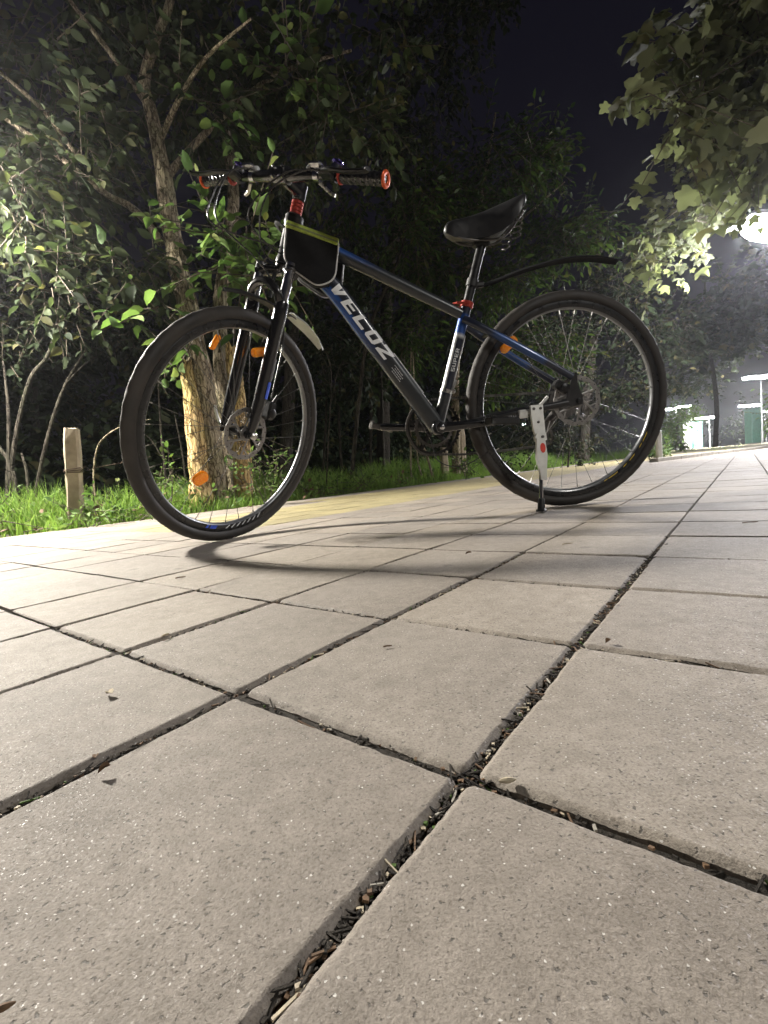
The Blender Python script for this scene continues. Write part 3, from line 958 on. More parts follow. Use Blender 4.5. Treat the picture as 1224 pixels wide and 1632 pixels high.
def foliage(root, name, sp, kind, mat_, n_single=0):
    """crown of one plant; the leaves that show largest are objects of their own"""
    loc = np.array(root.location)
    q = project(sp['O'])
    ok = (q[:, 0] > 5) & (q[:, 0] < 1219) & (q[:, 1] > 5) & (q[:, 1] < 1000) & (q[:, 2] > .3)
    size = np.where(ok, sp['S'] / np.maximum(q[:, 2], .3), 0)
    single = np.argsort(-size)[:n_single]
    single = single[size[single] > 0]
    keep = np.setdiff1d(np.arange(len(sp['O'])), single)
    sp2 = dict(sp); sp2['O'] = sp['O'] - loc; sp2['tw'] = [(a - loc, b - loc) for a, b in sp['tw']]
    o = link(name, crown_mesh(name, sp2, kind, [mat_, MAT['twig']], keep), root)
    o['kind'] = 'stuff'
    V0, F0 = LEAF_T[kind]
    protos = []
    if len(single):
        rr = np.random.default_rng(5)
        for i in range(8):
            V = V0.copy(); V[:, 2] *= rr.uniform(.4, 2.4)
            pm = MB(); pm.add(V, F0, 0, (rr.random(), rr.random(), 0)); protos.append(pm.mesh('leaf', mat_, 60))
    for c, i in enumerate(single):
        lo = link('leaf', protos[c % 8], root)
        R_ = np.stack([sp2['X'][i], sp2['A'][i], sp2['Z'][i]], 1) * sp2['S'][i]
        mm = Matrix.Identity(4)
        for x in range(3):
            for y in range(3): mm[x][y] = R_[x, y]
            mm[x][3] = sp2['O'][i][x]
        lo.matrix_local = mm
    return o


def limb(mb, pts, rad, sides=10, bark=.12, seed=0, mi=0, sub=6):
    """tapered limb through pts (Catmull-Rom), with bark ridges"""
    P = np.asarray(pts, float); n = len(P)
    R_ = np.interp(np.linspace(0, 1, (n - 1) * sub + 1), np.linspace(0, 1, n), np.broadcast_to(rad, (n,)) if np.ndim(rad) else np.full(n, rad))
    Q = []
    E = np.vstack([2 * P[0] - P[1], P, 2 * P[-1] - P[-2]])
    for i in range(n - 1):
        for t in np.arange(sub) / sub:
            a, b, c, d = E[i], E[i + 1], E[i + 2], E[i + 3]
            Q.append(.5 * (2 * b + (c - a) * t + (2 * a - 5 * b + 4 * c - d) * t * t + (3 * b - a - 3 * c + d) * t ** 3))
    Q.append(P[-1]); Q = np.array(Q)
    jt = None
    if bark:
        def jt(i, ang):
            return 1 + bark * (vnoise(np.cos(ang) * 3 + 7 + ang * 1.6, np.full_like(ang, i * .45), seed) - .5) * 1.4 + bark * .9 * (vnoise(ang * 5.1, np.full_like(ang, i * .3), seed + 3) - .5)
    mb.tube(Q, R_, sides, (1, 0, 0), mi=mi, jitter=jt)


def pts_px(lst, Y, loc):
    return [W(a, b, (Y if len(t) == 0 else t[0])) - loc for a, b, *t in lst]


# --- the twin-trunk tree beside the front wheel
b1 = W(338, 803, 4.05); b1[2] = -.05
tree = tag(empty('deciduous_tree', b1), 'leaning twin-trunk tree with torn pale bark rising from the grass behind the front wheel', 'tree', 'trees of the wood')
L0 = np.array(b1)
m = MB()
limb(m, pts_px([(347, 812), (340, 760), (333, 690), (322, 610), (306, 530), (292, 460), (279, 400), (268, 330), (261, 280)], 4.1, L0),
     [.125, .105, .098, .093, .085, .08, .076, .07, .066], 22, .2, 1, sub=8)
obj('trunk', m, MAT['bark'], tree)
m = MB()
limb(m, pts_px([(261, 281), (250, 220), (238, 170), (230, 130), (246, 70), (272, 0), (290, -90)], 4.1, L0), [.065, .055, .05, .045, .04, .03, .015], 10, .12, 2)
obj('branch', m, MAT['bark'], tree)
for kk, (bp_, br_) in enumerate([
    ([(258, 388), (232, 352), (203, 326), (170, 310, 4.0), (110, 262, 3.9), (40, 210, 3.8), (-40, 160, 3.7)], [.036, .03, .027, .024, .02, .016, .008]),
    ([(128, 258, 3.9), (85, 195, 3.85), (30, 140, 3.8), (-30, 95, 3.8)], [.018, .016, .013, .008]),
    ([(238, 172), (180, 90), (118, 10), (60, -80)], [.024, .02, .016, .008]),
    ([(252, 230), (290, 150, 4.0), (330, 90, 3.9), (400, 30, 3.8)], [.026, .02, .014, .008]),
    ([(262, 285), (340, 200, 4.3), (440, 120, 4.5), (560, 80, 4.6)], [.034, .026, .02, .01]),
    ([(150, 372, 3.9), (128, 356, 3.9), (92, 322, 3.9)], [.005, .0045, .003]),
]):
    m = MB(); limb(m, pts_px(bp_, 4.1, L0), br_, 8, .08, 10 + kk, sub=4); obj('branch', m, MAT['bark'], tree)
# torn-off side trunks with ragged tops
def stump(pts, rad, Y, seed, top=.09):
    mm = MB()
    P = pts_px(pts, Y, L0)
    limb(mm, P, rad, 20, .16, seed, sub=8)
    V = mm.v[0]
    n = len(V) // 20
    r = np.random.default_rng(seed)
    for ring, f in ((n - 1, 1.0), (n - 2, .55)):
        V[ring * 20:(ring + 1) * 20] += np.array([0, 0, 1]) * (r.random((20, 1)) ** 1.5) * top * f
    return mm
obj('broken_trunk', stump([(322, 808), (318, 750), (312, 690), (304, 630), (297, 585)], [.11, .085, .078, .066, .05], 4.0, 21), MAT['bark_peeled'], tree)
obj('broken_trunk', stump([(388, 800), (386, 740), (381, 670), (374, 600), (370, 562)], [.095, .08, .075, .07, .055], 4.25, 22), MAT['bark_peeled'], tree)
m = MB()
limb(m, pts_px([(372, 790, 4.4), (362, 680, 4.4), (352, 580, 4.4), (352, 480, 4.5), (366, 380, 4.6), (372, 300, 4.7), (360, 200, 4.8), (380, 80, 4.9)], 4.4, L0), [.085, .075, .07, .062, .055, .05, .04, .02], 14, .16, 5)
obj('trunk', m, MAT['bark'], tree)
B_ = lambda px, py, Y, rx, ry, rz, n: (W(px, py, Y), (rx, ry, rz), n)
sp = spray([
    B_(60, 60, 4.3, .9, .7, .8, 930), B_(230, 40, 4.4, .9, .8, .7, 1054), B_(420, 60, 4.6, .9, .8, .7, 1054), B_(560, 90, 4.9, .65, .7, .6, 620),
    B_(90, 210, 4.0, .7, .6, .5, 744), B_(330, 200, 4.5, .7, .7, .5, 744), B_(500, 190, 4.6, .65, .6, .45, 620), B_(590, 190, 4.8, .35, .4, .32, 217),
    B_(30, 330, 3.7, .5, .5, .5, 496), B_(150, 280, 3.9, .5, .5, .3, 322), B_(200, 420, 3.9, .42, .4, .33, 347), B_(120, 455, 3.8, .3, .3, .18, 148),
    B_(170, -120, 4.4, 1.6, 1.0, .8, 1364), B_(480, -110, 4.8, 1.5, 1.0, .8, 1364), B_(-90, 120, 4.0, .7, .8, 1.2, 744),
    B_(430, 130, 5.2, .9, .6, .7, 558)], .094, 41)
foliage(tree, 'crown', sp, 'oval', MAT['leaf_big'], 130)
# fresh shoots on the trunks
sp = spray([B_(345, 375, 3.95, .2, .15, .13, 75), B_(410, 385, 3.9, .2, .15, .17, 100), B_(375, 420, 3.95, .24, .15, .14, 95), B_(420, 440, 3.95, .2, .15, .15, 70),
            B_(262, 512, 3.85, .12, .12, .14, 60), B_(300, 560, 3.8, .05, .06, .05, 14), B_(470, 110, 4.3, .4, .3, .3, 90), B_(365, 185, 4.2, .2, .2, .15, 40)], .115, 43, per=6, droop=.2)
foliage(tree, 'shoots', sp, 'oval', MAT['leaf_bright'], 110)

# --- forest trees behind the bicycle
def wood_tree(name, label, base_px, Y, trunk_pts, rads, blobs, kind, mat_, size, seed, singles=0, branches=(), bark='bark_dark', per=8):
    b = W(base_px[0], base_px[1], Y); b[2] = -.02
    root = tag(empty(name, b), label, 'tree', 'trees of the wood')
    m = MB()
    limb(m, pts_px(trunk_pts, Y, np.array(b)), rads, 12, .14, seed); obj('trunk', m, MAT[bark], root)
    for i, (bp2, br2) in enumerate(branches):
        m = MB(); limb(m, pts_px(bp2, Y, np.array(b)), br2, 7, .06, seed + i, sub=4); obj('branch', m, MAT[bark], root)
    foliage(root, 'crown', spray(blobs, size, seed, per), kind, mat_, singles)
    return root


wood_tree('ash_tree', 'narrow-leaved tree with pale slim trunk seen behind the seat tube and saddle', (727, 752), 7.2,
          [(727, 755), (727, 690), (726, 600), (735, 500), (745, 400), (770, 300), (790, 180)], [.07, .062, .055, .05, .042, .03, .012],
          [B_(700, 330, 7.0, .75, .7, .55, 1500), B_(800, 280, 7.2, .95, .8, .6, 2000), B_(850, 250, 7.4, .5, .5, .5, 700), B_(670, 420, 6.9, .6, .5, .6, 1200),
           B_(790, 440, 7.0, .85, .7, .6, 1500), B_(900, 380, 7.2, .75, .6, .45, 1300), B_(640, 540, 6.8, .5, .4, .45, 800), B_(850, 560, 6.8, .75, .6, .4, 1000), B_(950, 340, 7.3, .4, .4, .4, 500), B_(760, 600, 7.1, .5, .4, .3, 400)],
          'ash', MAT['leaf_ash'], .105, 51, 40, [([(738, 480), (690, 400), (655, 330)], [.025, .018, .008]), ([(742, 430), (830, 350), (900, 290)], [.028, .02, .008])], 'bark', 9)
wood_tree('young_tree', 'thin dark sapling with yellowish leaves between handlebar grip and top tube', (560, 762), 6.3,
          [(560, 765), (572, 640), (590, 520), (640, 400), (650, 300)], [.03, .027, .023, .016, .006],
          [B_(650, 360, 6.2, .5, .5, .45, 550), B_(690, 300, 6.4, .45, .4, .4, 420), B_(560, 330, 6.6, .5, .4, .5, 380)],
          'ash', MAT['leaf_ash'], .10, 52, 0, [([(585, 545), (540, 470), (515, 400)], [.012, .009, .004])], 'bark_dark', 9)
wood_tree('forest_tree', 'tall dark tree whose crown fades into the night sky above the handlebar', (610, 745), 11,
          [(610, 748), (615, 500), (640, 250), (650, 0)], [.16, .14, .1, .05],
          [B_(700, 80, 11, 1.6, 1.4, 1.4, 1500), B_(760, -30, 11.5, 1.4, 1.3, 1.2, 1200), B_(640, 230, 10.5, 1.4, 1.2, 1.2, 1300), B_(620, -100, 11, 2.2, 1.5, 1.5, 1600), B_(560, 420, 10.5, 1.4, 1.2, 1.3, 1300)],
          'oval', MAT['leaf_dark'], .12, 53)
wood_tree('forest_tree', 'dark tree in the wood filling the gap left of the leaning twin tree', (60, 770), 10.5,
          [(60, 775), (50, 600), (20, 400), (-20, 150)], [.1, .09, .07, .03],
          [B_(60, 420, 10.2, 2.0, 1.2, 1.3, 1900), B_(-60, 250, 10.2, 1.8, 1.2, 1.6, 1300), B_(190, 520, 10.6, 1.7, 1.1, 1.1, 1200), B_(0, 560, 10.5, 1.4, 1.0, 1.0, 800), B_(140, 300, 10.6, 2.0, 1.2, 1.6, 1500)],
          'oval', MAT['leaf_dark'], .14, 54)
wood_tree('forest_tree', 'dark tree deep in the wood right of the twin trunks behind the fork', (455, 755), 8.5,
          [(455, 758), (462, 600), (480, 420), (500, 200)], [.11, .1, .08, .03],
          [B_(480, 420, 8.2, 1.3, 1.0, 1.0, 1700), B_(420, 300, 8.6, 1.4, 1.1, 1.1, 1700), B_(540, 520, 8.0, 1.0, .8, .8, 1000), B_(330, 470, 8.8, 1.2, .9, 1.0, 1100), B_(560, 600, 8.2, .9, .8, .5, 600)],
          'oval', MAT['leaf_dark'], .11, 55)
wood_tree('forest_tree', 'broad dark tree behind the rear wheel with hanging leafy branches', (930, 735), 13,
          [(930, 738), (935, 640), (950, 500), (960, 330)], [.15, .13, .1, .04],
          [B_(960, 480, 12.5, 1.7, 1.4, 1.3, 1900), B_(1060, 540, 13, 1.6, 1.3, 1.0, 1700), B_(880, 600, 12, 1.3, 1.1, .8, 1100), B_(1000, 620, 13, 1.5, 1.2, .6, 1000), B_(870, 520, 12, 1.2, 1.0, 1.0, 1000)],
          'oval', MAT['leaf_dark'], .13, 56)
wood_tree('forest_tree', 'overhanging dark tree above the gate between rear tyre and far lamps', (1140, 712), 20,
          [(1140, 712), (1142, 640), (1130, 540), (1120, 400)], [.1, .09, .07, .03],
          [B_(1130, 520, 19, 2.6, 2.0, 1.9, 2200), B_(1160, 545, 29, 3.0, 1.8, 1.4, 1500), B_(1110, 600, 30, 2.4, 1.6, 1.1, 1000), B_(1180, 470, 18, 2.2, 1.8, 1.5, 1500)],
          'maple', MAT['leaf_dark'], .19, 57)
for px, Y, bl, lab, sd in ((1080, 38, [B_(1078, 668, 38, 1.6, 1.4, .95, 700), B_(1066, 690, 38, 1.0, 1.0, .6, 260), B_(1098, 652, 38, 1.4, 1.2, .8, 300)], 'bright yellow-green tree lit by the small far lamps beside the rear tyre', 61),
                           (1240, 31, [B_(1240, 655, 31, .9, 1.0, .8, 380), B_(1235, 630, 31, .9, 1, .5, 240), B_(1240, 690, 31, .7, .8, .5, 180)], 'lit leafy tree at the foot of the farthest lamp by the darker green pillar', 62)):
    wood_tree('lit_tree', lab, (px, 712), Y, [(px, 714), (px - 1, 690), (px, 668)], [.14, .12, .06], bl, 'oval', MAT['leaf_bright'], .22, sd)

# --- maple leaning in from the lamp
b = np.array([8.6, 6.4, -.02])
maple = tag(empty('maple_tree', b), 'maple with broad lobed leaves hanging over the path beside the glaring lamp', 'tree', 'trees of the wood')
m = MB(); limb(m, [np.array((0, 0, 0)), np.array((-.1, .05, 1.5)), np.array((-.3, -.1, 3.0)), np.array((-.8, -.4, 4.6)), np.array((-1.4, -.8, 6.2))], [.17, .15, .13, .1, .05], 14, .14, 71); obj('trunk', m, MAT['bark'], maple)
for i, (bp2, br2) in enumerate([([b + (-.3, -.1, 3.0), W(1270, 250, 8.6), W(1170, 270, 9.2), W(1060, 350, 9.1)], [.06, .04, .02, .006]),
                                ([b + (-.8, -.4, 4.6), W(1260, 60, 5.0), W(1150, 90, 4.8), W(1080, 170, 4.7)], [.06, .04, .018, .006])]):
    m = MB(); limb(m, [q - b for q in bp2], br2, 7, .06, 80 + i, sub=4); obj('branch', m, MAT['bark'], maple)
sp = spray([B_(1190, 30, 4.7, .42, .4, .42, 294), B_(1110, 150, 4.6, .3, .3, .26, 154), B_(1180, 140, 4.8, .4, .4, .34, 251), B_(1090, 190, 4.5, .2, .2, .14, 62), B_(1225, 230, 5.0, .35, .4, .3, 168), B_(1250, -60, 4.9, .9, .7, .6, 489),
            B_(1100, 60, 4.6, .16, .16, .16, 28), B_(1260, 120, 4.9, .5, .4, .6, 280)], .15, 72, per=6, droop=.45)
foliage(maple, 'crown', sp, 'maple', MAT['leaf_maple'], 120)
sp = spray([B_(1120, 290, 9.4, .55, .5, .4, 300), B_(1085, 360, 9.2, .55, .45, .28, 240), B_(1040, 372, 9.0, .32, .3, .18, 110), B_(1045, 428, 8.9, .22, .2, .12, 60),
            B_(1180, 250, 9.8, .9, .7, .5, 420), B_(1235, 262, 10, .7, .6, .3, 170), B_(1120, 220, 9.6, .5, .5, .4, 160)], .155, 73, per=6, droop=.4)
foliage(maple, 'crown', sp, 'maple', MAT['leaf_maple'], 80)

# --- bare-stemmed shrubs and saplings in the dark under the crowns
def stems(name, label, base_px, Y, lines, mat_='bark', leaves=None, seed=0):
    b = W(base_px[0], base_px[1], Y); b[2] = -.03
    root = tag(empty(name, b), label, 'shrub', 'shrubs and saplings at the edge of the wood')
    for i, (pts, rad) in enumerate(lines):
        m = MB(); limb(m, pts_px(pts, Y, np.array(b)), rad, 8, .1, seed + i, sub=5); obj('stem', m, MAT[mat_], root)
    if leaves:
        foliage(root, 'foliage', spray(leaves, .06, seed + 50, 6), 'oval', MAT['leaf_dark'])
    return root


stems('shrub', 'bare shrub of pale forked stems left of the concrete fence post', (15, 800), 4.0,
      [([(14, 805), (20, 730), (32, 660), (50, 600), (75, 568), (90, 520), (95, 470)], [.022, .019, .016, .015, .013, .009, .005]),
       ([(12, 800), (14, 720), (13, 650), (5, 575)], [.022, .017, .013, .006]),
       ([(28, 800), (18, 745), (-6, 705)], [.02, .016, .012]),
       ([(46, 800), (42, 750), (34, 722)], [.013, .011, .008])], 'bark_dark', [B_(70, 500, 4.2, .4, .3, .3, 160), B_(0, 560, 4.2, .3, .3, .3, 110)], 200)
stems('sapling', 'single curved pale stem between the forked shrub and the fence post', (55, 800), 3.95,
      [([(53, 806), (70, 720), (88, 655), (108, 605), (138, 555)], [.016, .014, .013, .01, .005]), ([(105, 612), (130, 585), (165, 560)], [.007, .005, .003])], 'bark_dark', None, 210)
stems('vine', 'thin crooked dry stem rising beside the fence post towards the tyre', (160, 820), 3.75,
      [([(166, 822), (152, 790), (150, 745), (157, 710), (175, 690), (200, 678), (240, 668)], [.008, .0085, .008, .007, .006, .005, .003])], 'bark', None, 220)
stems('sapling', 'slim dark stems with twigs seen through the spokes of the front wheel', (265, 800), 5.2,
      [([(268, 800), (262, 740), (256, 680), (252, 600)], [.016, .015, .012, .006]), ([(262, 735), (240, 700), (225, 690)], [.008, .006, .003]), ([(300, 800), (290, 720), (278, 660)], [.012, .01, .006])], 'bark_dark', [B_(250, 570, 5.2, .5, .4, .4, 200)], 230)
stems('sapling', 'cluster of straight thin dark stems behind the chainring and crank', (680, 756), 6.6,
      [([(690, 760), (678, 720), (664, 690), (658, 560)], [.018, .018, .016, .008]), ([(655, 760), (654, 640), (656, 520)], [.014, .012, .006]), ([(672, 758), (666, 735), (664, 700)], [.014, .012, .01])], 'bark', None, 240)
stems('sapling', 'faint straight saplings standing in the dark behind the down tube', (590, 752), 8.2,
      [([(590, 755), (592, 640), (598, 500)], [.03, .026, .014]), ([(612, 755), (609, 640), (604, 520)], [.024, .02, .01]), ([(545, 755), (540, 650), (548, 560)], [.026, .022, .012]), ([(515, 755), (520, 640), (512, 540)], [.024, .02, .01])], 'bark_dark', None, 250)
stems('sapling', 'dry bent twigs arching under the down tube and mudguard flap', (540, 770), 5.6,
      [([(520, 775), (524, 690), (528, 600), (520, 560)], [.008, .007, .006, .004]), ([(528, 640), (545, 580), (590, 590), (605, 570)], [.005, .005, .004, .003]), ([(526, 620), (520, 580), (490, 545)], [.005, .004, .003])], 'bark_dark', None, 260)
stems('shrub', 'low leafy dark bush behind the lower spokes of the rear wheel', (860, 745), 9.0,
      [([(860, 748), (862, 715), (868, 680)], [.03, .025, .012]), ([(905, 746), (908, 700), (900, 650)], [.02, .018, .01])], 'bark_dark', [B_(850, 700, 9, .7, .5, .4, 420), B_(930, 705, 9.2, .6, .5, .4, 380), B_(800, 735, 8.6, .5, .4, .25, 260)], 270)

# --- fence posts
def fence_post(px, py, Y, h, w, label, lean=0.0, wire=False):
    b = W(px, py, Y); b[2] = -.03
    root = tag(empty('fence_post', b), label, 'fence post', 'old fence posts')
    root.rotation_euler = (0.01, lean, .35)
    m = MB()
    rr = np.random.default_rng(int(px))
    zs = np.linspace(0, h, 9)
    V, Fs = [], []
    for i, z in enumerate(zs):
        k = w / 2 * (1 if i < 8 else .86)
        for a, b2 in ((-1, -.72), (-.72, -1), (.72, -1), (1, -.72), (1, .72), (.72, 1), (-.72, 1), (-1, .72)):
            V.append((a * k + rr.uniform(-.003, .003), b2 * k + rr.uniform(-.003, .003), z + (rr.uniform(-.008, .008) if i == 8 else 0)))
    for i in range(8):
        for k in range(8):
            Fs.append((i * 8 + k, i * 8 + (k + 1) % 8, (i + 1) * 8 + (k + 1) % 8, (i + 1) * 8 + k))
    Fs.append(tuple(64 + k for k in range(8)))
    m.add(V, Fs)
    obj('post', m, MAT['post'], root, smooth=0)
    if wire:
        z = h * .58
        m = MB()
        q = w / 2 + .004
        for dz in (0, .008, -.007):
            m.tube([(-q, -q, z + dz), (q, -q, z + dz * 2 + .01), (q, q, z), (-q, q, z - dz), (-q, -q, z + dz)], .0028, 6)
        m.tube([(q, -q, z), (q + .03, -q - .01, z + .035), (q + .05, -q, z + .01), (q + .09, 0, z + .03), (q + .2, .1, z + .06), (q + .4, .25, z + .12)], .0025, 6)
        obj('wire', m, MAT['wire'], root)
    return root


fence_post(120, 822, 3.25, .70, .092, 'weathered concrete fence post with rusty wire tied round it, left of the front wheel', .075, True)
fence_post(709, 757, 7.0, .52, .095, 'short worn fence post low behind the chainring', .02)
fence_post(739, 755, 7.4, .80, .085, 'pale fence post half hidden between seat tube and rear tyre', .015)

# --- grass, ground cover and weeds
def grass_blades(count, seed, nrange, srange, hfun, keepf=None):
    r = np.random.default_rng(seed)
    n = r.uniform(*nrange, count); s = r.uniform(*srange, count)
    P = n[:, None] * E2 + s[:, None] * E1
    cl = vnoise(P[:, 0] * 2.2, P[:, 1] * 2.2, seed) * .6 + vnoise(P[:, 0] * 7, P[:, 1] * 7, seed + 1) * .4
    k = r.random(count) < np.clip((cl - .33) * 2.6, .05, 1)
    if keepf is not None: k &= keepf(P)
    P = P[k]; cl = cl[k]; n = n[k]; c = len(P)
    h = hfun(n, cl) * r.uniform(.45, 1.25, c)
    w = r.uniform(.0022, .0055, c)
    az = r.uniform(0, 6.28, c); bend = r.uniform(.05, .75, c) * h
    f = r.uniform(0, 6.28, c)
    sx = np.c_[np.cos(f), np.sin(f), np.zeros(c)]
    bd = np.c_[np.cos(az), np.sin(az), np.zeros(c)]
    z0 = -.035 + np.clip((n - EDGE_N - .5) / 4, 0, 1) * .06
    B = P + np.c_[np.zeros((c, 2)), z0]
    mid = B + np.c_[np.zeros((c, 2)), h * .55] + bd * (bend * .28)[:, None]
    tip = B + np.c_[np.zeros((c, 2)), h * (1 - .25 * (bend / h))] + bd * bend[:, None]
    V = np.stack([B - sx * w[:, None], B + sx * w[:, None], mid - sx * w[:, None] * .8, mid + sx * w[:, None] * .8, tip], 1).reshape(-1, 3)
    i = np.arange(c) * 5
    q = np.stack([i, i + 1, i + 3, i + 2], 1); t = np.stack([i + 2, i + 3, i + 4], 1)
    col = np.repeat(np.c_[r.random(c), r.random(c) ** .6, np.zeros(c)], 5, axis=0)
    return V, q, t, col


def quick_mesh(name, V, polys, col, mats):
    me = bpy.data.meshes.new(name)
    lv = np.concatenate([p.ravel() for p in polys]); lt = np.concatenate([np.full(len(p), p.shape[1]) for p in polys])
    me.vertices.add(len(V)); me.vertices.foreach_set('co', V.astype(np.float32).ravel())
    me.loops.add(len(lv)); me.loops.foreach_set('vertex_index', lv.astype(np.int32))
    me.polygons.add(len(lt))
    me.polygons.foreach_set('loop_start', np.r_[0, np.cumsum(lt)[:-1]].astype(np.int32)); me.polygons.foreach_set('loop_total', lt.astype(np.int32))
    for m_ in mats: me.materials.append(m_)
    me.update(calc_edges=True)
    a = me.attributes.new('tint', 'FLOAT_COLOR', 'POINT')
    a.data.foreach_set('color', np.c_[col, np.ones(len(col))].astype(np.float32).ravel())
    return me


def hgrass(n, cl):
    d = n - EDGE_N
    return np.clip(.10 + d * .26, .08, .30) * (.6 + cl * .9)


parts = [grass_blades(36000, 91, (EDGE_N - .03, EDGE_N + 1.5), (-.6, 5), hgrass),
         grass_blades(40000, 92, (EDGE_N - .03, EDGE_N + 1.3), (5, 14), lambda n, c: hgrass(n, c) * 1.25),
         grass_blades(9000, 93, (EDGE_N - .05, EDGE_N + 2), (14, 34), lambda n, c: hgrass(n, c) * 1.2),
         grass_blades(6000, 94, (EDGE_N + 1.2, EDGE_N + 3), (0, 8), lambda n, c: .10 + .08 * c)]
V = []; Q = []; Tt = []; Cc = []; o_ = 0
for v, q, t, c in parts:
    V.append(v); Q.append(q + o_); Tt.append(t + o_); Cc.append(c); o_ += len(v)
tag(link('grass', quick_mesh('grass', np.concatenate(V), [np.concatenate(Q), np.concatenate(Tt)], np.concatenate(Cc), [MAT['grass']])), kind='stuff')
# broad-leaved ground cover
gb = []
r = np.random.default_rng(95)
for i in range(210):
    s = r.uniform(.3, 9); n = EDGE_N + r.uniform(.05, 1.3) ** 1.0
    p = path(n, s, .035)
    gb.append((p, (.1, .1, .05), 16))
spg = spray(gb, .042, 96, 4, -.35)
tag(link('ground_cover', crown_mesh('ground_cover', spg, 'oval', [MAT['leaf_bright'], MAT['twig']])), kind='stuff')
r = np.random.default_rng(120)
lb = []
for i in range(420):
    s = r.uniform(.2, 12); n = EDGE_N + r.uniform(-.06, 1.0)
    lb.append((path(n, s, -.018), (.05, .05, .004), 4))
spl = spray(lb, .04, 121, 4, 0.0)
tag(link('leaf_litter', crown_mesh('leaf_litter', spl, 'oval', [MAT['dry_brown'], MAT['twig']])), kind='stuff')
# verge grass on the island and under the far lamps
vg = grass_blades(9000, 97, (0, 12), (8, 40), lambda n, c: .07 + .05 * c, lambda P: np.array([in_island(x, y, -.3) and (vnoise(np.array([x * .5]), np.array([y * .5]), 4)[0] > .45) for x, y, _ in P]))
vv = vg[0]; vv[:, 2] += .075
tag(link('grass', quick_mesh('grass', vv, [vg[1], vg[2]], vg[3], [MAT['grass']])), kind='stuff')

def weed(px, py, Y, h, label, seed, n=60, size=.035):
    b = W(px, py, Y); b[2] = -.03
    root = tag(empty('weed', b), label, 'weed', 'leafy weeds at the edge of the paving')
    r = np.random.default_rng(seed)
    bl = []
    for i in range(3):
        tip = np.array([r.uniform(-.12, .12), r.uniform(-.08, .08), h * r.uniform(.7, 1)])
        m = MB(); limb(m, [np.zeros(3), tip * .5 + [.01, 0, 0], tip], [.004, .003, .0015], 6, 0, seed + i, sub=3); obj('stem', m, MAT['twig'], root)
        bl.append((b + tip * .85, (.05, .05, h * .28), n // 3))
    foliage(root, 'foliage', spray(bl, size, seed, 5, -.1), 'oval', MAT['leaf_bright'], 14)
    return root


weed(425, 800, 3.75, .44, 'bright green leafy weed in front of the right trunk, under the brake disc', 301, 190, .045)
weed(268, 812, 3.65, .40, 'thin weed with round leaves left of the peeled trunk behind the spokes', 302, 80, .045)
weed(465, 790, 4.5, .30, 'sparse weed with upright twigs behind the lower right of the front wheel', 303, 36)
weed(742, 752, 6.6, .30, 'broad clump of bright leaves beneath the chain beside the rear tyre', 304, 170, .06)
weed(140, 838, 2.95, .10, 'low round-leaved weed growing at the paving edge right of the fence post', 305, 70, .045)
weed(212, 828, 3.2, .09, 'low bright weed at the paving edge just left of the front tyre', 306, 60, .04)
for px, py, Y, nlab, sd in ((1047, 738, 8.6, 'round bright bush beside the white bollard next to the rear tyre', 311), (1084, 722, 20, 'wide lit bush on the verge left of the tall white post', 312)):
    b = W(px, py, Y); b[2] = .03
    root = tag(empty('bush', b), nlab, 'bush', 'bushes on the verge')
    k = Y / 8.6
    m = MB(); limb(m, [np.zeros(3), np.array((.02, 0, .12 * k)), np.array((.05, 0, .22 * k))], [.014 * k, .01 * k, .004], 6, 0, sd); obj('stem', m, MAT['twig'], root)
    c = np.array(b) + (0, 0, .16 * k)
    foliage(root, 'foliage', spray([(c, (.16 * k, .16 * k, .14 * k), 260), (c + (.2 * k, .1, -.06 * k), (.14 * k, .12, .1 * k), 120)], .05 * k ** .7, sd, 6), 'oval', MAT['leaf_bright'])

# --- undergrowth closing the dark between the trunks
r = np.random.default_rng(98)
ub = []
for i in range(120):
    s_ = -4 + i * .25; n = EDGE_N + r.uniform(3.6, 5.5)
    ub.append((path(n, s_, r.uniform(.3, 1.5)), (.6, .6, .65), 190))
for i in range(150):
    s_ = -8 + i * .32; n = EDGE_N + r.uniform(6.5, 10)
    ub.append((path(n, s_, r.uniform(.8, 5.4)), (1.1, 1.1, 1.2), 210))
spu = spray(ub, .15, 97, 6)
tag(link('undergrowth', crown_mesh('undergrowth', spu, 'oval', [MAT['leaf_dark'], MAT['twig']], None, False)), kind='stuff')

# --- a far-off wood closing the view
r = np.random.default_rng(99)
fb = []
for i in range(46):
    a = -52 + i * 2.45
    R2 = r.uniform(26, 34) if a < 24 else r.uniform(58, 68)
    k = R2 / 30
    x, y = R2 * math.sin(math.radians(a)), R2 * math.cos(math.radians(a))
    fb.append(((x, y, r.uniform(1.2, 2.0) * k), (1.6 * k, 1.4 * k, 1.8 * k), 200))
    if a < 24: fb.append(((x, y, r.uniform(4, 5.5) * k), (1.7 * k, 1.5 * k, 2.2 * k), 170))
for i in range(90):
    a = -50 + i * .9
    R2 = r.uniform(15.5, 21); x, y = R2 * math.sin(math.radians(a)), R2 * math.cos(math.radians(a))
    if y * E2[1] + x * E2[0] < EDGE_N + 3.2: continue
    fb.append(((x, y, r.uniform(1.0, 6.3)), (1.3, 1.2, 1.5), 150))
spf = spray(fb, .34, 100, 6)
tag(link('far_woods', crown_mesh('far_woods', spf, 'oval', [MAT['leaf_dark'], MAT['twig']], None, False)), kind='stuff')

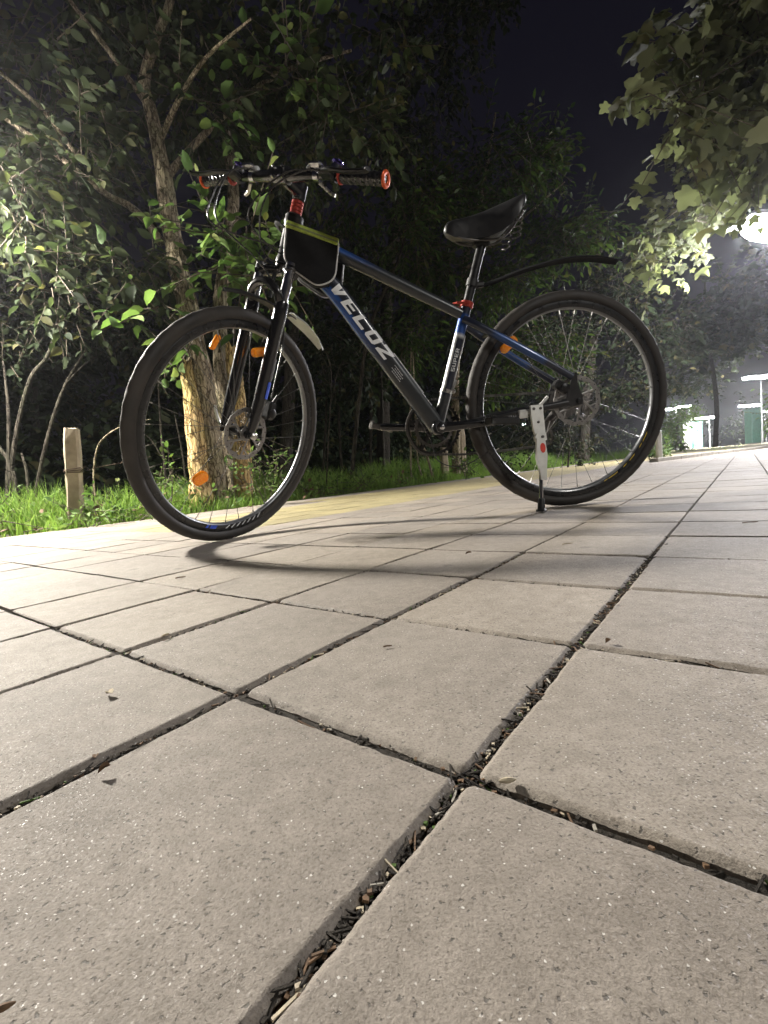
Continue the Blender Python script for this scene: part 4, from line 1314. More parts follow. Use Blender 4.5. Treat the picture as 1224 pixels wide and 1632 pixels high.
# ------------------------------------------------------------------ thin haze volume, added for the lens glow around the lamps
GLOW_HAZE = 0.0011
hm = bpy.data.materials.new('glow_haze'); hm.use_nodes = True
hn = hm.node_tree; hn.nodes.clear()
ho = hn.nodes.new('ShaderNodeOutputMaterial'); hv = hn.nodes.new('ShaderNodeVolumePrincipled')
hv.inputs['Color'].default_value = (0.92, 0.94, 1.0, 1)
hv.inputs['Density'].default_value = GLOW_HAZE
hv.inputs['Anisotropy'].default_value = 0.78
hn.links.new(hv.outputs[0], ho.inputs['Volume'])
hb0 = MB(); hb0.box((20, 65, 11.0), (520, 520, 24.5)); hz = obj('glow_haze', hb0, hm, None, 0); hz['kind'] = 'stuff'

# ------------------------------------------------------------------ litter on the paving
def litter(name, px, py, label, cat, build, mat_, rot=0.0):
    p = gpt(px, py)
    m = MB(); build(m)
    o = obj(name, m, mat_, None, 40)
    o.location = (p[0], p[1], .0012); o.rotation_euler = (0, 0, rot)
    tag(o, label, cat, 'litter lying on the paving')


def b_leaf(L, wd, curl):
    def f(m):
        V, Fc = LEAF_T['oval']
        Q = V * (L * wd * 2, L, L * curl)
        Q[:, 2] -= Q[:, 2].min() - .0006
        m.add(np.r_[Q, Q - (0, 0, .0005)], Fc + [tuple(9 + i for i in ff[::-1]) for ff in Fc])
    return f


def b_twig(L, w):
    def f(m):
        m.tube([(-L / 2, 0, w), (-L * .1, L * .06, w * 1.3), (L * .2, L * .02, w), (L / 2, L * .05, w)], [w, w * .9, w, w * .5], 6)
    return f


def b_seed(L):
    def f(m):
        m.lathe((0, 0, L * .15), (1, .1, 0), [(-L / 2, L * .03), (-L * .3, L * .13), (0, L * .17), (L * .3, L * .12), (L / 2, L * .03)], 8)
    return f


litter('fallen_leaf', 180, 1113, 'small pale curled leaf lying on a paver below the front wheel', 'leaf', b_leaf(.011, .45, 2.5), MAT['dry'], .9)
litter('seed_husk', 809, 1251, 'pale seed husk lying in the cross joint nearest the camera', 'seed husk', b_seed(.009), MAT['dry'], -.1)
litter('dead_leaf', 178, 1229, 'dark brown crumpled leaf scrap on the big paver', 'leaf', b_leaf(.007, .6, 3.5), MAT['dry_brown'], 2.1)
litter('dead_leaf', 152, 1215, 'reddish leaf flake caught in the joint above the big paver', 'leaf', b_leaf(.006, .5, 2.0), MAT['dry_brown'], .4)
litter('twig', 288, 922, 'short dark twig lying on the paving in front of the front wheel', 'twig', b_twig(.018, .0012), MAT['dry_brown'], .5)
litter('twig', 618, 1033, 'tiny dark stick in the middle of a paver', 'twig', b_twig(.008, .0008), MAT['dry_brown'], .1)
litter('twig', 905, 868, 'thin pale stalk on the paving below the rear wheel', 'twig', b_twig(.022, .0009), MAT['dry'], .2)
litter('twig', 975, 965, 'reddish stalk lying across the dirty joint right of the kickstand', 'twig', b_twig(.012, .0009), MAT['dry_brown'], .15)
litter('twig', 1196, 834, 'thin dark stalk on the paver farthest from the wood', 'twig', b_twig(.03, .001), MAT['dry_brown'], -.1)
litter('dead_leaf', 752, 884, 'curled brown scrap on the paving between the two wheels', 'leaf', b_leaf(.012, .4, 2.5), MAT['dry_brown'], 1.2)
litter('dead_leaf', 974, 1025, 'black crumb of leaf on the paver beside the wide dirty joint', 'leaf', b_leaf(.006, .7, 3), MAT['dry_brown'], 1.9)
litter('dead_leaf', 257, 1020, 'straw-coloured strip of leaf lying over a joint', 'leaf', b_leaf(.013, .15, 1.5), MAT['dry'], -.4)
litter('pebble', 6, 1616, 'dark round pebble on the paver nearest the camera', 'pebble', b_seed(.007), MAT['dry_brown'], .3)

# ------------------------------------------------------------------ the bicycle
WB, RW, LEAN, HEAD, STEER = 1.10007, .352, .10146, 3.238708, .8963135
bfw = np.array([math.cos(HEAD), math.sin(HEAD), 0]); blt = np.array([-math.sin(HEAD), math.cos(HEAD), 0])
bup = math.cos(LEAN) * np.array([0, 0, 1]) + math.sin(LEAN) * blt
bl_ = math.cos(LEAN) * blt - math.sin(LEAN) * np.array([0, 0, 1])
PT = 0.0062                    # both tyres touch the paving
bfw, bup = bfw * math.cos(PT) - bup * math.sin(PT), bup * math.cos(PT) + bfw * math.sin(PT)
bike = tag(empty('bicycle'), 'dark grey and blue mountain bicycle leaning on its kickstand on the paving', 'bicycle')
bm_ = Matrix.Identity(4)
BO = np.array([.647, 1.627, 0.0006])
for i in range(3):
    bm_[i][0], bm_[i][1], bm_[i][2], bm_[i][3] = bfw[i], bl_[i], bup[i], BO[i]
bike.matrix_world = bm_
HA = math.radians(70.5)
AX = np.array([-math.cos(HA), 0, math.sin(HA)]); PERP = np.array([math.sin(HA), 0, math.cos(HA)])
PIV = np.array([WB, 0, RW]) - PERP * .0458
cS, sS = math.cos(STEER), math.sin(STEER)
P2 = cS * PERP + sS * np.array([0, 1.0, 0]); L2 = cS * np.array([0, 1.0, 0]) - sS * PERP


def Fk(a, b, c):
    return PIV + a * P2 + b * L2 + c * AX


def bez(p, n=16):
    P = np.asarray(p, float); Q = []
    E = np.vstack([2 * P[0] - P[1], P, 2 * P[-1] - P[-2]])
    for i in range(len(P) - 1):
        for t in np.arange(n) / n:
            a, b, c, d = E[i], E[i + 1], E[i + 2], E[i + 3]
            Q.append(.5 * (2 * b + (c - a) * t + (2 * a - 5 * b + 4 * c - d) * t * t + (3 * b - a - 3 * c + d) * t ** 3))
    Q.append(P[-1])
    return np.array(Q)


BLUE = np.array([.016, .080, .32]); GRAPH = np.array([.028, .032, .036]); NAVY = np.array([.010, .014, .028]); WHT = np.array([.62, .64, .66]); BLK = np.array([.012, .012, .013])
BB = np.array([.453, 0, .305])
HT_T, HT_B = PIV + AX * .643, PIV + AX * .515
ST_D = unit([-math.cos(math.radians(72)), 0, math.sin(math.radians(72))])
SEAT_TOP = BB + ST_D * .395
fr = MB()
YV = np.array([0, 1.0, 0])
DT_T = np.array([.752, 0, .754]); DT_D = unit(BB + [.005, 0, .012] - DT_T)          # down the down tube
DT_UP = np.array([DT_D[2], 0, -DT_D[0]]) * -1
if DT_UP[2] < 0: DT_UP = -DT_UP


def ring_cols(pts, sides, fn):
    """fn(u 0..1 along, height -1..1 across in the bike's plane, side) -> colour"""
    C = []
    for i in range(len(pts)):
        for k in range(sides):
            a = 2 * np.pi * k / sides
            C.append(fn(i / (len(pts) - 1), math.sin(a), math.cos(a)))
    return np.array(C)


def sstep(a, b, x):
    t = min(1, max(0, (x - a) / (b - a))); return t * t * (3 - 2 * t)


# down tube: tube() lays cos along ref (lateral), sin along cross(ref, t)
dtp = bez([PIV + AX * .545, np.array([.825, 0, .815]), DT_T, DT_T + DT_D * .2, BB + [.005, 0, .012]], 10)
def dcol(u, h, s):
    w = h                               # + is the upper edge of the tube
    c = NAVY * (1 - sstep(.55, .9, u)) + GRAPH * sstep(.55, .9, u)
    blue = (1 - sstep(-.35, -.15, w)) * (1 - sstep(.62, .84, u)) * sstep(-.98, -.85, w)
    c = c * (1 - blue) + BLUE * blue
    return c if w > -.9 else GRAPH * 1.6
SD = 48
cl_ = ring_cols(dtp, SD, dcol)
SE = 3.4
fr.tube(dtp, [.022] * len(dtp), SD, YV, rb=[.0275] * len(dtp), col=cl_, jitter=lambda i, a: (np.abs(np.cos(a)) ** SE + np.abs(np.sin(a)) ** SE) ** (-1 / SE))
# top tube, arched at the front
ttp = bez([PIV + AX * .605, np.array([.80, 0, .883]), np.array([.71, 0, .838]), np.array([.55, 0, .755]), np.array([.352, 0, .652])], 8)
def tcol(u, h, s):
    w = h
    b = sstep(-.1, .25, w) * (1 - sstep(.45, .72, u))
    return GRAPH * 1.1 * (1 - b) + BLUE * b
fr.tube(ttp, np.linspace(.021, .016, len(ttp)), 32, YV, rb=np.linspace(.0235, .0165, len(ttp)), col=ring_cols(ttp, 32, tcol))
# seat tube, head tube, bottom bracket shell
stp = np.array([BB + ST_D * t for t in np.linspace(0, .395, 40)])
def scol(u, h, s):
    if .76 < u < .9: return np.array([.015, .07, .30])
    if .735 < u <= .76: return WHT
    return (WHT * .65 if (.30 < u < .735 and h > .40) else NAVY * 1.3) if u > .27 else GRAPH
fr.tube(stp, .0165, 32, YV, col=ring_cols(stp, 32, scol))
fr.lathe(HT_B, AX, [(0, .0275), (.012, .0285), (.02, .0255), (.108, .0255), (.116, .028), (.128, .0275)], 28, col=BLK * 2)
fr.lathe(BB + [0, -.036, 0], YV, [(0, .021), (.003, .023), (.069, .023), (.072, .021)], 28, col=GRAPH)
RA = np.array([0, 0, RW])
for sg in (1, -1):
    ss = bez([np.array([.350, sg * .016, .634]), np.array([.285, sg * .040, .592]), np.array([.15, sg * .060, .508]), np.array([.02, sg * .067, .428])], 8)
    def sscol(u, h, s):
        b = sstep(.35, .45, u) * (1 - sstep(.74, .78, u))
        return np.array([.016, .06, .20]) * b + NAVY * 1.5 * (1 - b)
    fr.tube(ss, .0092, 16, YV, rb=np.full(len(ss), .012), col=ring_cols(ss, 16, sscol))
    cs = bez([BB + [-.018, sg * .020, -.003], np.array([.34, sg * .034, .312]), np.array([.2, sg * .055, .33]), np.array([.035, sg * .066, .348])], 8)
    fr.tube(cs, .009, 16, YV, rb=np.full(len(cs), .0115), col=BLK * 1.5)
    fr.prism([(-.014, -.012), (.016, -.016), (.05, -.012), (.045, .004), (.030, .05), (.020, .088), (.006, .086), (.004, .05), (-.012, .016)], .006, RA + [0, sg * .068, 0], (1, 0, 0), (0, 0, 1), col=BLK * 1.6)
    # bridge between the stays
fr.tube([(.27, .043, .585), (.27, -.043, .585)], .007, 10, (0, 0, 1), col=NAVY)
frame = obj('frame', fr, MAT['frame'], bike)

# lettering wrapped on the tubes
def wrap_text(polys, p0, d, upv, ra, rb, centre_v, name, mat_, eps=.0008, pw=2.0):
    """polys: 2-D polygons (u along d, v across); laid on an elliptic tube (ra lateral, rb in plane) whose axis passes p0"""
    mb_ = MB()
    for poly in polys:
        V, Fc = [], []
        for (u, v) in poly:
            vv2 = centre_v + v
            k = max(-.97, min(.97, vv2 / rb))
            V.append(p0 + d * u + upv * (k * rb) + YV * (ra * (1 - abs(k) ** pw) ** (1 / pw) + eps))
        mb_.add(V, [tuple(range(len(V)))])
    return obj(name, mb_, mat_, frame, smooth=0)


def strip(poly, n=6):
    """cut a quad (bl, br, tr, tl) into bands across so that it bends with the tube"""
    a, b, c, d = [np.array(p) for p in poly]
    out = []
    for i in range(n):
        t0, t1 = i / n, (i + 1) / n
        out.append([a + (d - a) * t0, b + (c - b) * t0, b + (c - b) * t1, a + (d - a) * t1])
    return out


def letters(word, H, Wd, gap, sk, st):
    """heavy slanted block capitals; returns quads"""
    out = []; x = 0
    G = {
        'V': [[(.30, 0), (.62, 0), (.36, 1), (0, 1)], [(.38, 0), (.66, 0), (1, 1), (.66, 1)]],
        'E': [[(0, 0), (.32, 0), (.32, 1), (0, 1)], [(.32, 0), (1, 0), (1, .20), (.32, .20)], [(.32, .40), (.88, .40), (.88, .59), (.32, .59)], [(.32, .80), (1, .80), (1, 1), (.32, 1)]],
        'L': [[(0, 0), (.32, 0), (.32, 1), (0, 1)], [(.32, 0), (1, 0), (1, .25), (.32, .25)]],
        'O': [[(0, .14), (.3, .14), (.3, .86), (0, .86)], [(.7, .14), (1, .14), (1, .86), (.7, .86)], [(.14, 0), (.86, 0), (1, .14), (0, .14)], [(0, .86), (1, .86), (.86, 1), (.14, 1)], [(.3, .14), (.7, .14), (.7, .23), (.3, .23)], [(.3, .77), (.7, .77), (.7, .86), (.3, .86)]],
        'Z': [[(0, 0), (1, 0), (1, .25), (0, .25)], [(0, .75), (1, .75), (1, 1), (0, 1)], [(0, .25), (.40, .25), (1, .75), (.60, .75)]],
        'S': [[(0, 0), (.9, 0), (1, .2), (0, .2)], [(.7, .2), (1, .2), (1, .4), (.7, .4)], [(0, .4), (1, .4), (1, .6), (0, .6)], [(0, .6), (.3, .6), (.3, .8), (0, .8)], [(0, .8), (1, .8), (1, 1), (.1, 1)]],
        'U': [[(0, .2), (.3, .2), (.3, 1), (0, 1)], [(.7, .2), (1, .2), (1, 1), (.7, 1)], [(.1, 0), (.9, 0), (1, .2), (0, .2)]],
        'P': [[(0, 0), (.3, 0), (.3, 1), (0, 1)], [(.3, .8), (.9, .8), (.9, 1), (.3, 1)], [(.7, .6), (1, .6), (1, .9), (.7, .8)], [(.3, .4), (.95, .4), (1, .6), (.3, .6)]],
        'R': [[(0, 0), (.3, 0), (.3, 1), (0, 1)], [(.3, .8), (.9, .8), (.9, 1), (.3, 1)], [(.7, .6), (1, .6), (1, .9), (.7, .8)], [(.3, .4), (.95, .4), (1, .6), (.3, .6)], [(.5, .4), (.7, 0), (1, 0), (.8, .4)]],
    }
    for ch in word:
        for q in G[ch]:
            pq = [(x + a * Wd + sk * b * H, b * H) for a, b in q]
            n = max(1, int(round((max(p[1] for p in q) - min(p[1] for p in q)) * st)))
            out += strip(pq, n)
        x += Wd + gap
    return out


# VELOZ: from u=.0 at (.757,.76) down the tube
LT = DT_T
H_ = .0355
wrap_text(letters('VELOZ', H_, .0455, .0105, .36, 8), LT + DT_D * -.002, DT_D, DT_UP, .022, .0275, -.0110, 'lettering', MAT['print_white'], pw=3.4)
small = []
rr_ = np.random.default_rng(3)
for i in range(4):
    x = .008 * (i % 2)
    for j in range(6):
        w = rr_.uniform(.004, .008); small.append([(x, -.001), (x + w, -.001), (x + w, .0012), (x, .0012)]); x += w + .0015
pp = []
for i, q in enumerate(small):
    dv = -.006 * (i // 6) + .012
    pp.append([(a, b + dv) for a, b in q])
wrap_text(pp, LT + DT_D * .30, DT_D, DT_UP, .022, .0275, -.006, 'lettering', MAT['print_grey'], pw=3.4)
ST_UP = np.array([ST_D[2], 0, -ST_D[0]])
wrap_text(letters('SUPER', .0125, .0125, .0025, -.12, 4), BB + ST_D * .182, ST_D, ST_UP, .0165, .0165, -.0085, 'lettering', MAT['print_grey'])

# seat clamp, post, saddle
m = MB(); m.lathe(SEAT_TOP - ST_D * .012, ST_D, [(0, .0185), (.002, .0205), (.016, .0205), (.018, .0185)], 24)
m.tube([SEAT_TOP + [.012, .016, 0], SEAT_TOP + [.034, .012, .002], SEAT_TOP + [.045, -.004, .004]], [.005, .0045, .003], 8)
obj('seat_clamp', m, MAT['red'], bike)
m = MB(); m.tube([SEAT_TOP + ST_D * t for t in (-.05, .005, .1, .175)], .0145, 20, YV)
pt = SEAT_TOP + ST_D * .175
m.box(pt + [0, 0, .008], (.05, .034, .024), bev=.006)
sp_ = obj('seat_post', m, MAT['black_satin'], bike)
sd = MB()
# saddle: sections from nose to tail: x, half width, top z, skirt z
secs = [(.392, .006, .902, .892), (.384, .014, .918, .882), (.365, .018, .925, .870), (.335, .021, .929, .866), (.30, .026, .936, .862), (.265, .038, .945, .860), (.23, .055, .955, .868), (.205, .066, .962, .882), (.182, .071, .969, .905), (.160, .066, .976, .935), (.149, .050, .978, .955)]
V = []; nS = 15
for x, w, zt, zb in secs:
    for k in range(nS):
        a = np.pi * k / (nS - 1)
        cx = math.cos(a); sx = math.sin(a) ** .55
        V.append((x, w * (abs(cx) ** .8) * (1 if cx > 0 else -1), zb + (zt - zb) * sx - .006 * math.exp(-(cx / .25) ** 2)))
Fs = []
for i in range(len(secs) - 1):
    for k in range(nS - 1):
        Fs.append((i * nS + k, (i + 1) * nS + k, (i + 1) * nS + k + 1, i * nS + k + 1))
    Fs.append((i * nS, i * nS + nS - 1, (i + 1) * nS + nS - 1, (i + 1) * nS))
Fs.append(tuple(range(nS))); Fs.append(tuple((len(secs) - 1) * nS + k for k in range(nS - 1, -1, -1)))
sd.add(V, Fs)
saddle = obj('saddle', sd, MAT['saddle'], bike, 50)
for sg in (1, -1):
    m = MB(); m.tube(bez([(.37, sg * .008, .885), (.34, sg * .02, .864), (.28, sg * .022, .857), (.21, sg * .022, .866), (.15, sg * .035, .93)], 6), .0035, 8); obj('rail', m, MAT['steel_dark'], saddle)
    m = MB()
    hp = [np.array([.166 + .0 * t, sg * .045, .945]) + np.array([.00030 * t - .001 * 0, 0, -.0019 * t]) + .0115 * np.array([math.cos(t * .75), math.sin(t * .75), 0]) for t in np.arange(0, 52, .6)]
    m.tube(hp, .0018, 6); obj('spring', m, MAT['steel_dark'], saddle)

# front fork, in its turned frame
fk = MB()
fk.lathe(Fk(0, 0, .51), -AX, [(0, .026), (.012, .024), (.02, .018)], 24)
crown_pts = [Fk(.030, .072, .476), Fk(.020, .045, .490), Fk(.0, .018, .497), Fk(.0, -.018, .497), Fk(.020, -.045, .490), Fk(.030, -.072, .476)]
fk.tube(bez(crown_pts, 5), .0165, 16, AX, rb=np.full(26, .02))
for sg in (1, -1):
    fk.tube([Fk(.030, sg * .062, .498), Fk(.030, sg * .062, .492)], .017, 18)
fork = obj('fork', fk, MAT['black_gloss'], bike)
for sg in (1, -1):
    m = MB(); m.tube([Fk(.031, sg * .062, .486), Fk(.034, sg * .062, .345)], .0145, 20); m.lathe(Fk(.030, sg * .062, .488), AX, [(0, .0165), (.018, .0165), (.021, .012)], 18); obj('stanchion', m, MAT['chrome'], fork)
    m = MB()
    m.tube([Fk(.033, sg * .062, .395), Fk(.034, sg * .062, .388), Fk(.034, sg * .062, .36), Fk(.036, sg * .062, .30), Fk(.040, sg * .062, .10), Fk(.043, sg * .061, .045), Fk(.0455, sg * .060, .012)], [.0185, .0205, .0205, .0195, .0185, .0165, .012], 24)
    m.prism([(-.012, -.012), (.012, -.012), (.014, .02), (-.012, .02)], .008, Fk(.0458, sg * .058, 0), P2, AX)
    obj('lower_leg', m, MAT['black_gloss'], fork)
m = MB(); m.tube(bez([Fk(.040, .060, .385), Fk(.056, .052, .418), Fk(.064, .02, .438), Fk(.064, -.02, .438), Fk(.056, -.052, .418), Fk(.040, -.060, .385)], 6), .011, 14, P2, rb=np.full(31, .014)); obj('arch', m, MAT['black_gloss'], fork)
# stickers of the near lower leg
def leg_strip(c0, c1, a0, a1, mat_, name='sticker'):
    mb_ = MB(); R_ = .0206; V = []; Fs = []
    for i, c in enumerate(np.linspace(c0, c1, 5)):
        for k, ph in enumerate(np.linspace(a0, a1, 6)):
            V.append(Fk(.034 + (.36 - c) * .023, .062, c) + R_ * (math.cos(ph) * L2 - math.sin(ph) * P2))
    for i in range(4):
        for k in range(5): Fs.append((i * 6 + k, i * 6 + k + 1, i * 6 + k + 7, i * 6 + k + 6))
    mb_.add(V, Fs); obj(name, mb_, mat_, fork)
leg_strip(.115, .165, -.1, .8, MAT['print_blue']); leg_strip(.17, .235, .55, 1.0, MAT['print_grey']); leg_strip(.10, .235, 1.1, 1.3, MAT['print_grey'])
# headset, spacers, stem
m = MB(); m.lathe(Fk(0, 0, .643), AX, [(0, .027), (.008, .027), (.014, .021)], 24); obj('headset', m, MAT['black_satin'], bike)
for i in range(4):
    m = MB(); m.lathe(Fk(0, 0, .657 + i * .0096), AX, [(0, .0165), (.001, .0178), (.0078, .0178), (.0088, .0165)], 24); obj('spacer', m, MAT['red'] if i in (0, 1, 2, 3) else MAT['chrome'], bike)
YAW = .094
BD = math.cos(YAW) * L2 - math.sin(YAW) * P2; BN = math.cos(YAW) * P2 + math.sin(YAW) * L2
BC = Fk(.078, 0, .722)
st_ = MB()
st_.lathe(Fk(0, 0, .696), AX, [(0, .0175), (.002, .0195), (.044, .0195), (.047, .016)], 24)
st_.tube([Fk(0, 0, .716), Fk(.035, 0, .719), BC - BN * .012], [.019, .017, .019], 18, L2, rb=[.018, .016, .02])
st_.lathe(BC - BD * .024, BD, [(0, .0195), (.002, .0225), (.046, .0225), (.048, .0195)], 28)
stem = obj('stem', st_, MAT['black_gloss'], bike)
for sx in (1, -1):
    for sz in (1, -1):
        m = MB(); m.lathe(BC + BD * .015 * sx + AX * .013 * sz + BN * .016, BN, [(0, .0042), (.009, .0042), (.0105, .002)], 10); obj('bolt', m, MAT['chrome'], stem)
# handlebar
HW = .326
hb = MB()
hb.tube([BC + BD * t - BN * (.02 * (abs(t) / HW) ** 2) - AX * .008 * (1 - 0) * 0 for t in (-HW, -.2, -.12, -.09, -.06, 0, .06, .09, .12, .2, HW)], [.0111, .0111, .0115, .014, .0158, .0158, .0158, .014, .0115, .0111, .0111], 20, AX)
bar = obj('handlebar', hb, MAT['black_gloss'], bike)


def bp(t, dn=0, du=0):
    return BC + BD * t + BN * (dn - .02 * (abs(t) / HW) ** 2) + AX * du


for sg in (1, -1):
    gr = MB()
    n = 60
    ts = np.linspace(HW - .125, HW - .006, n)
    def gj(i, ang):
        return 1 + .13 * (np.sin(ang * 2 + i * .75) > .2)
    gr.tube([bp(sg * t) for t in ts], .0152, 24, AX, jitter=gj)
    gp = obj('grip', gr, MAT['grip'], bar)
    m = MB()
    m.tube([bp(sg * (HW - .001)) + .0150 * (math.cos(a) * BN + math.sin(a) * AX) for a in np.linspace(0, 2 * np.pi, 36, endpoint=False)], .0042, 10, BD * sg, rb=np.full(36, .0062), closed=True); obj('end_ring', m, MAT['orange_red'], bar)
    m = MB(); m.tube([bp(sg * (HW - .131)) + .0140 * (math.cos(a) * BN + math.sin(a) * AX) for a in np.linspace(0, 2 * np.pi, 32, endpoint=False)], .0040, 10, BD * sg, rb=np.full(32, .0055), closed=True); obj('lock_ring', m, MAT['red'], bar)
    # brake lever: clamp, body and blade
    m = MB(); m.lathe(bp(sg * .168), BD, [(0, .0165), (.013, .0165)], 20)
    m.box(bp(sg * .165, .022, -.006), (.04, .03, .016), [BD, BN, AX], bev=.005); lev = obj('brake_lever', m, MAT['black_satin'], bar)
    m = MB(); m.tube(bez([bp(sg * .165, .035, -.008), bp(sg * .195, .052, -.014), bp(sg * .25, .055, -.018), bp(sg * .30, .058, -.016), bp(sg * .312, .064, -.014)], 5), .0055, 10, AX, rb=np.full(21, .008)); obj('blade', m, MAT['black_satin'], lev)
    # shifter pod with its dial
    m = MB(); m.lathe(bp(sg * .115), BD, [(0, .0155), (.016, .0155)], 20)
    m.box(bp(sg * .120, .006, .020), (.044, .036, .018), [BD, BN, AX], bev=.007); sh = obj('shifter', m, MAT['chrome'], bar)
    m = MB(); m.lathe(bp(sg * .096, .004, .016), BD * sg, [(-.008, .006), (-.004, .009), (.004, .009), (.008, .006)], 16); obj('barrel', m, MAT['print_grey'], sh)
    m = MB(); m.lathe(bp(sg * .176, .0, .012), AX, [(0, .015), (.012, .016), (.018, .012), (.021, .004)], 20); dl = obj('dial', m, MAT['chrome'], bar)
    m = MB(); m.lathe(bp(sg * .176, .0, .0335), AX, [(0, .015), (.003, .015), (.0045, .01)], 20); obj('dial_cap', m, MAT['violet'], dl)
    m = MB(); m.tube(bez([bp(sg * .125, -.01, -.012), bp(sg * .15, -.03, -.025), bp(sg * .165, -.035, -.03)], 4), .005, 8, AX); obj('thumb_lever', m, MAT['steel'], sh)

# cables
def cable(pts, mat_=None, r=.0024, parent=None):
    m = MB(); m.tube(bez(pts, 8), r, 8); return obj('cable', m, mat_ or MAT['housing'], parent or bike)


cable([bp(-.10, .02, .01), bp(-.13, .055, -.015), bp(-.15, .07, -.07), bp(-.13, .075, -.16), Fk(.08, -.04, .50), Fk(.03, .01, .44), Fk(.0, .058, .32), Fk(-.0, .066, .12)])
cable([bp(-.165, .03, .0), bp(-.150, .055, -.02), bp(-.165, .075, -.08), bp(-.145, .08, -.17), PIV + AX * .58 + [.06, -.01, 0], PIV + AX * .56 + [-.02, -.03, 0], np.array([.79, -.02, .79])])
cable([bp(.10, .02, .0), bp(.07, .045, -.015), bp(.01, .055, -.06), bp(-.03, .06, -.14), PIV + AX * .56 + [.05, .03, 0], np.array([.80, .03, .79]), np.array([.76, .03, .745])])
cable([bp(.165, .03, -.006), bp(.12, .055, -.02), bp(.04, .065, -.07), bp(.02, .065, -.15), PIV + AX * .53 + [.05, .03, 0], np.array([.82, .028, .80])])
cable([LT + DT_UP * .0285 + YV * .010 + DT_D * t for t in (.27, .3, .35, .425)], MAT['housing_white'], .0015)
cable([LT + DT_UP * .0285 - YV * .008 + DT_D * t for t in (0, .1, .2, .3, .46)])
cable([LT + DT_D * .44 - DT_UP * .028, BB + [.03, .02, -.03], BB + [.005, .03, -.11], np.array([.36, .03, .18]), np.array([.2, .05, .28])], MAT['housing'], .0018)

